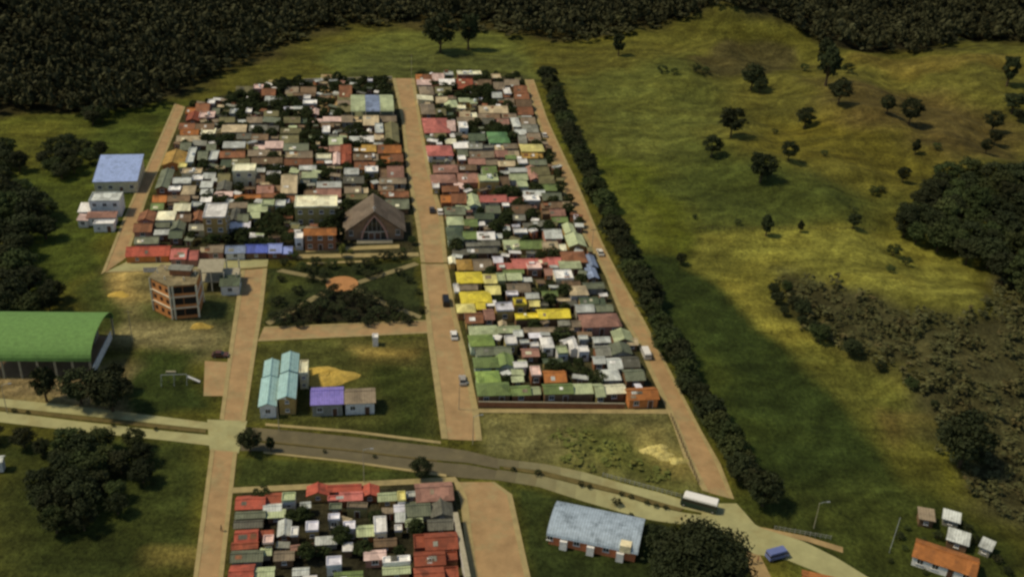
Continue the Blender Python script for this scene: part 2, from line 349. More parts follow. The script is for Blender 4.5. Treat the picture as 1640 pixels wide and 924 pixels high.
M_AVE = mat('pale concrete road', A(148, 140, 90), .9, .16, .3, .1, dirt=A(136, 122, 74), rnd=0)
M_ASPH = mat('worn asphalt', A(90, 80, 54), .9, .16, .3, .1, dirt=A(104, 92, 60), rnd=0)
M_DIRT = mat('dirt track', A(150, 122, 76), .95, .25, .3, .2, dirt=A(124, 104, 62), rnd=0)
ST = {}
def street(name, label, L_, R_, k, wl=.16, wr=.16, m=M_BRICK):
    z = .03+.006*k
    mb = MB(); ribbon(mb, L_, R_, z, 0, wl, 1-wr)
    tag(mb.build(name, m), label, 'street', None, 'structure')
    mb = MB()
    if wl: ribbon(mb, L_, R_, .13+.002*k, 0, 0, wl, .12)
    if wr: ribbon(mb, L_, R_, .13+.002*k, 0, 1-wr, 1, .12)
    if wl or wr: tag(mb.build('pavement', M_WALK), 'pale pavements with kerbs along '+label, 'pavement', None, 'structure')
street('west_street', 'the brick street on the western edge', [(280, 166), (234, 270), (197, 352), (162, 440)], [(297, 172), (262, 256), (240, 306), (204, 412)], 1)
street('main_street', 'the long central brick street', [(628, 126), (643, 192), (652, 278), (668, 370), (674, 421)], [(664, 126), (677, 210), (689, 274), (709, 342), (717, 421)], 2)
street('main_street', 'the central brick street beside the plaza', [(674, 423), (682, 508), (685, 541), (707, 703)], [(717, 423), (730, 500), (746, 560), (766, 655), (772, 706)], 3)
street('east_street', 'the brick street on the eastern edge', [(840, 128), (861, 196), (879, 250), (906, 324), (942, 393), (965, 430), (992, 505), (1021, 550), (1043, 605), (1071, 660), (1098, 741), (1125, 786)],
       [(855, 128), (877, 192), (906, 255), (927, 298), (960, 379), (974, 408), (1000, 457), (1027, 504), (1062, 572), (1088, 622), (1129, 701), (1162, 757), (1176, 800)], 4, .22, .14)
street('south_west_street', 'the brick street west of the plaza', [(386, 433), (368, 552), (352, 672)], [(428, 430), (421, 496), (411, 556), (393, 676)], 5)
street('south_west_street', 'the brick street west of the bottom block', [(337, 720), (309, 930)], [(380, 724), (357, 930)], 6)
street('cross_street', 'the cross street above the plaza', [(168, 437), (386, 431), (428, 428)], [(206, 418), (390, 416), (430, 414)], 7, .1, .1, M_AVE)
street('cross_street', 'the cross street below the plaza', [(413, 547), (685, 534)], [(423, 524), (683, 513)], 8, .1, .1)
street('main_street', 'the wide street beside the bottom block', [(727, 772), (737, 800), (752, 935)], [(792, 772), (820, 792), (852, 935)], 9, .14, .1)
street('short_street', 'the short orange street among the top houses', [(514, 120), (512, 186)], [(541, 120), (546, 184)], 10, .2, .1)
mb = MB(); ribbon(mb, [(328, 578), (326, 634)], [(368, 580), (364, 634)], .034); tag(mb.build('paved_court', M_BRICK), 'small brick forecourt beside the south-west street', 'pavement', None, 'structure')
mb = MB(); ribbon(mb, [(372, 790), (735, 772)], [(374, 781), (729, 764)], .13, 0, 0, 1, .1); ribbon(mb, [(764, 661), (1072, 663)], [(764, 655), (1068, 656)], .13, 0, 0, 1, .1)
ribbon(mb, [(430, 415), (672, 411)], [(430, 409), (670, 405)], .13, 0, 0, 1, .1); ribbon(mb, [(430, 132), (628, 129)], [(430, 129), (628, 126)], .13, 0, 0, 1, .1)
ribbon(mb, [(425, 682), (560, 693), (706, 711)], [(425, 678), (560, 689), (706, 707)], .13, 0, 0, 1, .1)
ribbon(mb, [(422, 726), (560, 741), (715, 764)], [(422, 723), (560, 738), (715, 760)], .13, 0, 0, 1, .1)
tag(mb.build('pavement', M_WALK), 'narrow pale pavements edging the blocks and the avenue', 'pavement', None, 'structure')
# avenue
UU = [(-40, 635), (0, 638), (120, 650), (330, 676), (345, 679)]; UL = [(-40, 648), (0, 651), (120, 664), (330, 687), (345, 690)]
LU = [(-40, 655), (0, 659), (120, 674), (274, 691), (340, 697)]; LL = [(-40, 672), (0, 676), (120, 690), (274, 706), (340, 714)]
mb = MB(); ribbon(mb, UU, UL, .05); ribbon(mb, LU, LL, .05)
ribbon(mb, [(797, 734), (874, 743), (935, 756), (997, 774), (1058, 789), (1100, 802), (1150, 812)], [(797, 746), (870, 754), (935, 770), (997, 786), (1058, 804), (1100, 816), (1140, 824)], .05)
ribbon(mb, [(797, 752), (864, 761), (935, 779), (987, 791), (1043, 809), (1089, 820), (1140, 827)], [(791, 768), (861, 779), (935, 803), (987, 818), (1043, 833), (1080, 838), (1128, 842)], .05)
ribbon(mb, [(1128, 806), (1180, 806), (1212, 843), (1290, 868), (1340, 893), (1400, 930)], [(1118, 842), (1150, 846), (1180, 866), (1204, 886), (1262, 897), (1348, 932)], .056)
ribbon(mb, [(332, 672), (336, 722)], [(396, 674), (382, 726)], .062)
tag(mb.build('avenue', M_AVE), 'pale concrete avenue crossing below the town', 'road', None, 'structure')
mb = MB(); ribbon(mb, [(392, 684), (425, 686), (560, 699), (700, 715), (750, 722), (800, 735)], [(392, 704), (420, 706), (560, 720), (700, 737), (750, 741), (800, 751)], .058)
ribbon(mb, [(385, 708), (420, 709), (560, 723), (700, 740), (750, 744), (800, 754)], [(385, 722), (420, 722), (560, 737), (700, 760), (750, 766), (800, 769)], .058)
tag(mb.build('avenue', M_ASPH), 'dark worn asphalt stretch of the avenue', 'road', None, 'structure')
UE = ([(797, 734), (874, 743), (935, 756), (997, 774)], [(797, 746), (870, 754), (935, 770), (997, 786)]); LE = ([(797, 752), (864, 761), (935, 779), (987, 791)], [(791, 768), (861, 779), (935, 803), (987, 818)])
for i in range(6):
    t0, t1 = i/6, (i+1)/6; mb = MB(); mm_ = mat('fading asphalt %d' % i, tuple(a_*(1-(i+.5)/6)+b_*(i+.5)/6 for a_, b_ in zip(A(90, 80, 54), A(148, 140, 90))), .9, .16, .3, .1, dirt=tuple(a_*(1-(i+.5)/6)+b_*(i+.5)/6 for a_, b_ in zip(A(104, 92, 60), A(136, 122, 74))), rnd=0)
    for a, b in (UE, LE):
        p = resamp(np.array([P(*q) for q in a]), 49)[i*8:i*8+9]; q = resamp(np.array([P(*q) for q in b]), 49)[i*8:i*8+9]; ribbon(mb, p, q, .066, n=1)
    tag(mb.build('avenue', mm_), 'worn stretch of the avenue where asphalt fades to concrete', 'road', None, 'structure')
mb = MB()
for a, b in (([(0, 652), (120, 666), (330, 688)], [(0, 657), (120, 672), (330, 694)]), ([(425, 706.5), (560, 720.5), (700, 737.5)], [(425, 708.5), (560, 722.7), (700, 739.6)]),
             ([(806, 748), (870, 755), (935, 771), (997, 787), (1058, 805), (1095, 815)], [(806, 751), (864, 760), (935, 778), (987, 790), (1043, 808), (1089, 819)])):
    ribbon(mb, a, b, .16, 0, 0, 1, .15)
tag(mb.build('median', mat('median soil', A(92, 78, 40), .95, .3, .5, .3, rnd=0)), 'narrow planted strip between the avenue lanes', 'median', None, 'structure')
mb = MB(); ribbon(mb, [(1192, 872), (1205, 930)], [(1215, 884), (1238, 930)], .045); ribbon(mb, [(1205, 850), (1290, 866), (1350, 885)], [(1190, 838), (1290, 858), (1350, 876)], .04)
tag(mb.build('dirt_track', M_DIRT), 'dirt turning leaving the avenue at the bottom edge', 'track', None, 'structure')
mb = MB()
ribbon(mb, [(442, 435), (530, 452)], [(452, 431), (534, 447)], .05, 0); ribbon(mb, [(664, 420), (572, 450)], [(672, 424), (576, 455)], .054, 0)
ribbon(mb, [(425, 516), (452, 502), (530, 458)], [(432, 521), (460, 506), (538, 462)], .058, 0); ribbon(mb, [(676, 506), (610, 480), (565, 456)], [(672, 511), (604, 485), (560, 460)], .062, 0)
tag(mb.build('plaza_path', mat('plaza stone', A(122, 108, 68), .9, .2, .5, rnd=0)), 'diagonal paths meeting in the middle of the plaza', 'path', None, 'structure')
c = P(548, 455); mb = MB(); mb.prism([(c[0]+4.6*math.cos(t), c[1]+4.6*math.sin(t)) for t in np.linspace(0, TAU, 21)[:-1]], .02, .1)
tag(mb.build('plaza_centre', mat('orange paving', A(164, 112, 64), .9, .15, .5, rnd=0)), 'round orange paving at the heart of the plaza', 'paving', None, 'structure')
mb = MB(); ribbon(mb, [(487, 424), (590, 420)], [(488, 421), (590, 417)], .08); ribbon(mb, [(490, 404), (640, 398)], [(488, 398), (640, 392)], .07)
tag(mb.build('plaza_path', M_WALK), 'thin pale path between the church garden and the plaza', 'path', None, 'structure')

# ------------------------------------------------------------------ buildings
def shared(key, fn, _c={}):
    if key not in _c: _c[key] = fn()
    return _c[key]
def win_mesh(w, h):
    def f():
        mb = MB(); mb.box(-w/2, w/2, -.05, .02, 0, h, 0); mb.box(-w/2+.12, w/2-.12, -.08, -.045, .12, h-.12, 1); mb.box(-.04, .04, -.1, -.075, .12, h-.12, 0)
        mb.box(-w/2-.1, w/2+.1, -.16, -.02, -.1, -.005, 0)
        return mb.mesh('window', [M_FRAME, M_GLASS])
    return shared(('w', w, h), f)
def door_mesh(w, h):
    def f():
        mb = MB(); mb.box(-w/2-.1, w/2+.1, -.05, .02, 0, h+.1, 0); mb.box(-w/2, w/2, -.09, -.045, 0, h, 1)
        return mb.mesh('door', [M_FRAME, M_DOOR])
    return shared(('d', w, h), f)
FOOT = []     # (cx,cy,w,d,rot) of everything built, for the filler
LOG = []      # buildings waiting for their labels
def rise_of(kind, w, d):
    return {'gx': d*.22, 'gy': w*.2, 'hip': min(w, d)*.2, 'flat': 0, 'sx': w*.1, 'sy': d*.13}[kind]
def add_roof(root, w, d, h, kind, rc, oh=.35, name='roof'):
    r = rise_of(kind, w, d); W, D = w/2+oh, d/2+oh; mb = MB(); k = r/(d/2 if kind == 'gx' else w/2) if kind in ('gx', 'gy') else 0
    z = h+.02
    if kind == 'gx':
        e = z-oh*k; mb.slab([(-W, -D, e), (W, -D, e), (W, 0, z+r), (-W, 0, z+r)], .14); mb.slab([(W, D, e), (-W, D, e), (-W, 0, z+r), (W, 0, z+r)], .14)
        mb.box(-W, W, -.14, .14, z+r-.06, z+r+.1)
    elif kind == 'gy':
        e = z-oh*k; mb.slab([(-W, -D, e), (0, -D, z+r), (0, D, z+r), (-W, D, e)], .14); mb.slab([(W, D, e), (0, D, z+r), (0, -D, z+r), (W, -D, e)], .14)
        mb.box(-.14, .14, -D, D, z+r-.06, z+r+.1)
    elif kind == 'hip':
        e = z; m = min(W, D)
        if W >= D: a, b = (-W+m, 0, z+r), (W-m+.01, 0, z+r)
        else: a, b = (0, -D+m, z+r), (0, D-m+.01, z+r)
        c = [(-W, -D, e), (W, -D, e), (W, D, e), (-W, D, e)]
        if W >= D: fs = [[c[0], c[1], b, a], [c[2], c[3], a, b], [c[1], c[2], b], [c[3], c[0], a]]
        else: fs = [[c[0], c[1], a], [c[1], c[2], b, a], [c[2], c[3], b], [c[3], c[0], a, b]]
        for f in fs: mb.poly(f)
        mb.box(-W, W, -D, D, e-.16, e-.002)
    elif kind == 'flat':
        mb.box(-w/2-.05, w/2+.05, -d/2-.05, d/2+.05, z, z+.18)
        t = .18
        for a in ((-w/2-.05, w/2+.05, -d/2-.05, -d/2-.05+t), (-w/2-.05, w/2+.05, d/2+.05-t, d/2+.05), (-w/2-.05, -w/2-.05+t, -d/2+t-.04, d/2+.04-t), (w/2+.05-t, w/2+.05, -d/2+t-.04, d/2+.04-t)):
            mb.box(*a, z+.182, z+.5)
    elif kind == 'sx': mb.slab([(-W, -D, z+r), (W, -D, z), (W, D, z), (-W, D, z+r)], .12)
    elif kind == 'sy': mb.slab([(-W, -D, z), (W, -D, z), (W, D, z+r), (-W, D, z+r)], .12)
    return mb.build(name, roofmat(rc), root)
def add_wall(root, w, d, h, kind, wm, name='wall'):
    r = rise_of(kind, w, d); mb = MB(); x, y = w/2, d/2; zb = -.3
    if kind == 'gx':
        for s in (-1, 1):
            q = [(s*x, -y, zb), (s*x, y, zb), (s*x, y, h-.13), (s*x, 0, h+r-.15), (s*x, -y, h-.13)]; mb.poly(q if s > 0 else q[::-1])
        mb.poly([(-x, -y, zb), (x, -y, zb), (x, -y, h-.13), (-x, -y, h-.13)]); mb.poly([(x, y, zb), (-x, y, zb), (-x, y, h-.13), (x, y, h-.13)])
    elif kind == 'gy':
        for s in (-1, 1):
            q = [(-x, s*y, zb), (x, s*y, zb), (x, s*y, h-.13), (0, s*y, h+r-.15), (-x, s*y, h-.13)]; mb.poly(q if s < 0 else q[::-1])
        mb.poly([(x, -y, zb), (x, y, zb), (x, y, h-.13), (x, -y, h-.13)]); mb.poly([(-x, y, zb), (-x, -y, zb), (-x, -y, h-.13), (-x, y, h-.13)])
    elif kind in ('sx', 'sy'):
        c = [(-x, -y), (x, -y), (x, y), (-x, y)]
        t = [h+(r*(.5-p[0]/w) if kind == 'sx' else r*(.5+p[1]/d))-.12 for p in c]
        for i in range(4):
            j = (i+1) % 4; mb.poly([c[i]+(zb,), c[j]+(zb,), c[j]+(t[j],), c[i]+(t[i],)])
    else: mb.box(-x, x, -y, y, zb, h)
    return mb.build(name, wm, root)
def openings(root, w, d, h, rich=1, sides='s', skip_door=False):
    st = max(1, int(round(h/2.9))); hs = h/st
    def face(L_, loc, rot, door):
        n = max(1, int(L_/ (2.9 if rich else 4.2))); step = L_/n; di = n//2 if door and n > 1 else (-1)
        ww, wh = (1.3, 1.25) if hs > 2.4 else (.9, .8)
        for s in range(st):
            for i in range(n):
                u = -L_/2+step*(i+.5); x = loc[0]+u*math.cos(rot); y = loc[1]+u*math.sin(rot)
                if s == 0 and i == di: link('door', door_mesh(1.1, min(2.1, hs-.4)), root, (x, y, 0), rot)
                elif step > 1.7: link('window', win_mesh(ww, wh), root, (x, y, s*hs+hs*.36), rot)
    face(w, (0, -d/2-.003), 0, not skip_door)
    if 'e' in sides: face(d, (w/2+.003, 0), math.pi/2, False)
    if 'w' in sides: face(d, (-w/2-.003, 0), -math.pi/2, False)
def building(name, px, rc, kind='gx', h=3.0, wc='white', rot=GR, label=None, cat='house', sides='', rich=1, block=None, group=None, dd=0):
    x0, y0, x1, y1 = px; r0 = 0
    for _ in range(2):
        hz = h+r0*.5
        c = P((x0+x1)/2, (y0+y1)/2, hz); a, b = P(x0, (y0+y1)/2, hz), P(x1, (y0+y1)/2, hz); t, u = P((x0+x1)/2, y0, hz), P((x0+x1)/2, y1, hz)
        w = np.linalg.norm(a-b)-.3; d = abs(t[1]-u[1])
        w = max(w, 1.4); d = max(d-.3+dd, 1.6); r0 = rise_of(kind, w, d)
    z = float(hgt(c[0], c[1]))
    root = thing(name, label, cat, (c[0], c[1], z), rot, group)
    if block and w > 6.5 and kind in ('gx', 'sy') and random.random() < .62:
        f = random.uniform(.5, .72); sg = random.choice((-1, 1)); wm = w*f; wa = w-wm-.12; xm = -sg*(w-wm)/2; xa = sg*(w-wa)/2
        da = d*random.uniform(.55, 1.0); ya = random.choice((-1, 1))*(d-da)/2; ha = h-random.uniform(.35, .7)
        near = {'white': 'pale grey', 'cream': 'white', 'red': 'brick red', 'brick red': 'rust brown', 'green': 'pale green', 'taupe': 'beige', 'grey': 'dark grey', 'brown': 'taupe', 'olive': 'dark green', 'yellow': 'yellow', 'grey-green': 'pale grey',
                'rust brown': 'orange', 'pale green': 'pale grey', 'pale grey': 'white', 'dark grey': 'grey', 'orange': 'rust brown', 'beige': 'cream', 'dusty rose': 'brown', 'lime green': 'green', 'pink red': 'pink red', 'blue': 'blue', 'light blue': 'light blue'}
        o1 = add_wall(root, wm, d, h, kind, wallmat(wc)); o2 = add_roof(root, wm, d, h, kind, rc, .3)
        k2 = random.choice(['sy', 'gx', 'flat']); r2 = near.get(rc, rc) if random.random() < .7 else rc
        o3 = add_wall(root, wa, da, ha, k2, wallmat(wc), 'annex_wall'); o4 = add_roof(root, wa, da, ha, k2, r2, .12, 'annex_roof')
        for o in (o1, o2): o.location.x = xm
        for o in (o3, o4): o.location.x = xa; o.location.y = ya
        before = set(root.children); openings(root, wm, d, h, rich)
        for o in root.children:
            if o not in before: o.location.x += xm
    else:
        add_wall(root, w, d, h, kind, wallmat(wc)); add_roof(root, w, d, h, kind, rc)
        if rich >= 0: openings(root, w, d, h, rich, sides)
    if block and w > 3.2:
        k = rise_of(kind, w, d)
        for _ in range(random.choice((1, 1, 2, 2, 3)) if w > 6 else random.choice((0, 1))):
            pw, pd = random.uniform(.7, 1.9), random.uniform(.6, 1.2); mb = MB()
            if kind == 'gx':
                sl = .44; ya0 = random.uniform(-d/2+.1, -pd-.25) if d/2 > pd+.4 else None
                if ya0 is None: continue
                xa0 = random.uniform(-w/2+.3, max(-w/2+.31, w/2*.2-pw)); zf = lambda y: h+.02+(d/2+y)*sl+.05
                mb.slab([(xa0, ya0, zf(ya0)), (xa0+pw, ya0, zf(ya0)), (xa0+pw, ya0+pd, zf(ya0+pd)), (xa0, ya0+pd, zf(ya0+pd))], .04)
            elif kind == 'flat':
                xa0, ya0 = random.uniform(-w/2+.3, max(-w/2+.31, w/2-pw-.3)), random.uniform(-d/2+.3, max(-d/2+.31, d/2-pd-.3)); mb.box(xa0, xa0+pw, ya0, ya0+pd, h+.203, h+random.choice((.26, .7, 1.3)))
            else: continue
            mb.build('roof_patch', roofmat(random.choice(['white', 'pale grey', 'dark grey', 'taupe', 'rust brown', 'cream', 'grey', 'white'])), root)
    FOOT.append((c[0], c[1], w+.6, d+.6, rot))
    if block: LOG.append((root, block, (x0+x1)/2, (y0+y1)/2, rc, kind, w*d, cat, h))
    return root, w, d
# --- church block (A), main-street block (B), bottom block (C):  x0 y0 x1 y1 colour kind height wall
HA = '''298 163 336 178 rust_brown gx 3 rose
300 179 320 192 brick_red gy 3 brick
333 161 345 168 white flat 3.4 white
319 180 345 190 pink_white flat 3.2 white
288 196 312 204 rust_brown gx 3 ochre
314 197 343 205 brown gx 3 ochre
290 206 318 214 orange gx 3 ochre
322 207 346 217 cream flat 3 cream
284 216 321 224 beige gx 3 cream
356 202 394 210 beige sy 3 cream
290 226 306 237 grey-green gx 3 grey
309 225 330 233 grey sx 3 grey
332 229 346 238 grey-green gx 3 grey
263 241 296 262 ochre gy 3 orange
300 237 313 262 pale_grey flat 3.4 white
318 240 333 252 grey-green gx 3 grey
336 243 350 258 pale_grey flat 3.1 white
358 228 392 236 pale_grey sy 3 white
408 228 453 236 pink_white sy 3 rose
398 238 450 247 taupe gx 3 brown
353 240 392 250 rust_brown gx 3 brick
353 252 400 262 olive gx 3 brown
404 250 452 260 brown gx 3.2 rose
379 137 405 146 olive gx 3 ochre
406 137 422 144 pink_white flat 3.4 rose
420 140 441 150 rust_brown gx 3 brick
425 155 440 161 pale_grey sy 3 grey
458 138 478 147 taupe gx 3 white
482 138 506 147 brown gx 3 brick
486 154 498 160 white flat 3.4 white
485 162 508 168 white flat 3 white
470 148 505 152 brown gx 3 brown
500 174 510 183 pink_white gy 3.2 white
340 172 352 180 grey-green gx 3 grey
368 176 382 184 pale_grey flat 3 white
394 174 404 182 white flat 3 white
352 186 376 194 olive gx 3 grey
396 186 420 194 taupe gx 3 grey
424 176 446 184 olive gx 3 brown
422 188 448 196 grey-green sx 3 grey
400 199 428 207 grey gx 3 grey
430 200 446 208 dark_grey gx 3 brown
450 204 482 211 olive gx 3 brown
380 212 402 220 dark_grey gx 3 grey
404 213 446 222 brown gx 3 grey
449 214 478 226 olive gx 3 brown
455 186 492 194 olive gx 3 grey
499 188 547 194 pink_white sy 3 white
516 203 529 214 white flat 3.6 white
515 196 545 202 brown gx 3 brown
547 183 580 193 taupe gx 3 grey
582 183 606 196 beige gx 3 brown
609 182 634 192 taupe gx 3 brown
600 199 614 214 pale_grey flat 3.6 white
617 196 638 226 olive gy 3 ochre
600 216 614 224 beige sx 3 white
560 220 576 226 pale_grey sy 3 white
578 219 598 226 white sy 3 white
527 218 548 228 pale_green gx 3 pale_green
544 134 563 150 rust_brown gx 3 brick
541 154 561 160 olive sy 3 cream
541 162 561 168 taupe sy 3 cream
541 171 561 178 olive sy 3 cream
528 232 546 240 dusty_rose gx 3.4 rose
546 229 562 242 brick_red gx 3 brick
564 230 602 240 ochre gx 3 brown
604 230 642 242 orange gx 3 ochre
610 244 645 256 rust_brown gx 3 orange
545 245 562 261 brick_red gy 3 red
506 248 531 256 cream flat 3.4 cream
534 244 544 262 pink_white gy 3.2 rose
566 244 606 254 brown gx 3 brown
568 257 606 268 rust_brown gx 3 ochre
588 248 600 253 white flat 3.2 white
455 228 494 238 grey-green gx 3 grey
457 240 500 250 taupe gx 3 brown
456 252 500 262 rust_brown gx 3 brick
254 270 274 300 grey-green gy 3 grey
286 262 300 270 pale_yellow flat 3.2 cream
292 271 324 280 beige flat 3.2 cream
308 282 326 290 white flat 3.6 white
327 275 345 284 pale_grey gx 3 grey
278 283 306 291 pale_grey gx 3 grey
270 300 290 307 white flat 3.2 white
292 296 312 310 beige hip 3 cream
322 292 340 299 pale_grey sy 3 white
322 304 340 311 pale_grey sy 3 white
322 316 338 323 white sy 3 white
246 311 267 321 orange gx 3 orange
243 323 262 333 green gx 3 ochre
270 311 304 320 brown gx 3 brown
280 323 305 335 cream gx 3.2 white
252 336 280 350 cream hip 3 white
306 325 324 333 pale_grey flat 3 white
284 339 306 352 brown gx 3 brown
309 338 326 352 rust_brown gy 3 brown
222 338 248 352 rust_brown gy 3 rose
216 354 244 368 rust_brown gx 3 rose
250 354 272 362 grey-green gx 3 grey
274 353 296 366 grey-green gy 3 grey
304 357 328 366 grey gx 3 pale_green
248 369 270 375 pale_grey sy 3 white
217 376 254 388 grey-green gx 3 grey
272 367 292 378 dark_green gx 3 grey
204 391 272 406 red gx 3.2 orange
275 394 318 411 pink_red gx 3.4 rose
320 390 358 402 taupe gx 3.2 rose
362 391 393 402 blue-grey gx 3 white
394 388 428 402 blue gx 3 white
429 387 469 401 light_blue gx 3 white
401 268 424 274 pale_grey gx 3 grey
412 277 424 290 brown gx 3 brown
427 276 450 282 white flat 3.4 white
452 273 476 302 beige gx 4.5 cream
412 295 450 306 dusty_rose gx 3 brick
344 308 372 314 pink_white sy 2.8 brick
375 308 474 315 rust_brown gx 2.8 brick
348 290 370 304 dark_grey gy 3 brown
350 275 368 288 olive gx 3 grey
368 322 396 331 taupe gx 3 grey
398 324 428 336 pale_green gx 3 white
419 321 440 331 pale_green flat 3.4 white
441 322 458 332 pale_grey flat 3 pale_green
402 337 416 346 pale_green gx 3 white
370 334 382 352 dark_grey gy 3 brown
369 357 400 364 lilac_white sy 2.8 white
382 340 398 352 grey-green gx 3 grey
480 264 506 270 pale_grey gx 3 white
484 277 508 284 pale_green sy 3 pale_green
508 289 546 298 pale_grey gx 3.2 white
486 299 546 312 dusty_rose gx 3 brown
550 280 582 290 dark_grey gx 3 brown
552 268 574 276 pale_grey gx 3 white
584 268 606 277 white flat 3.2 white
608 262 646 280 dusty_rose gx 3 brick
608 283 650 292 taupe gx 3 grey
606 295 648 303 brown gx 3 brown
610 305 654 313 rust_brown gx 3 ochre
552 297 590 306 taupe gx 3 grey
555 308 588 317 olive gx 3 grey
618 316 654 330 grey-green gx 3 brown'''
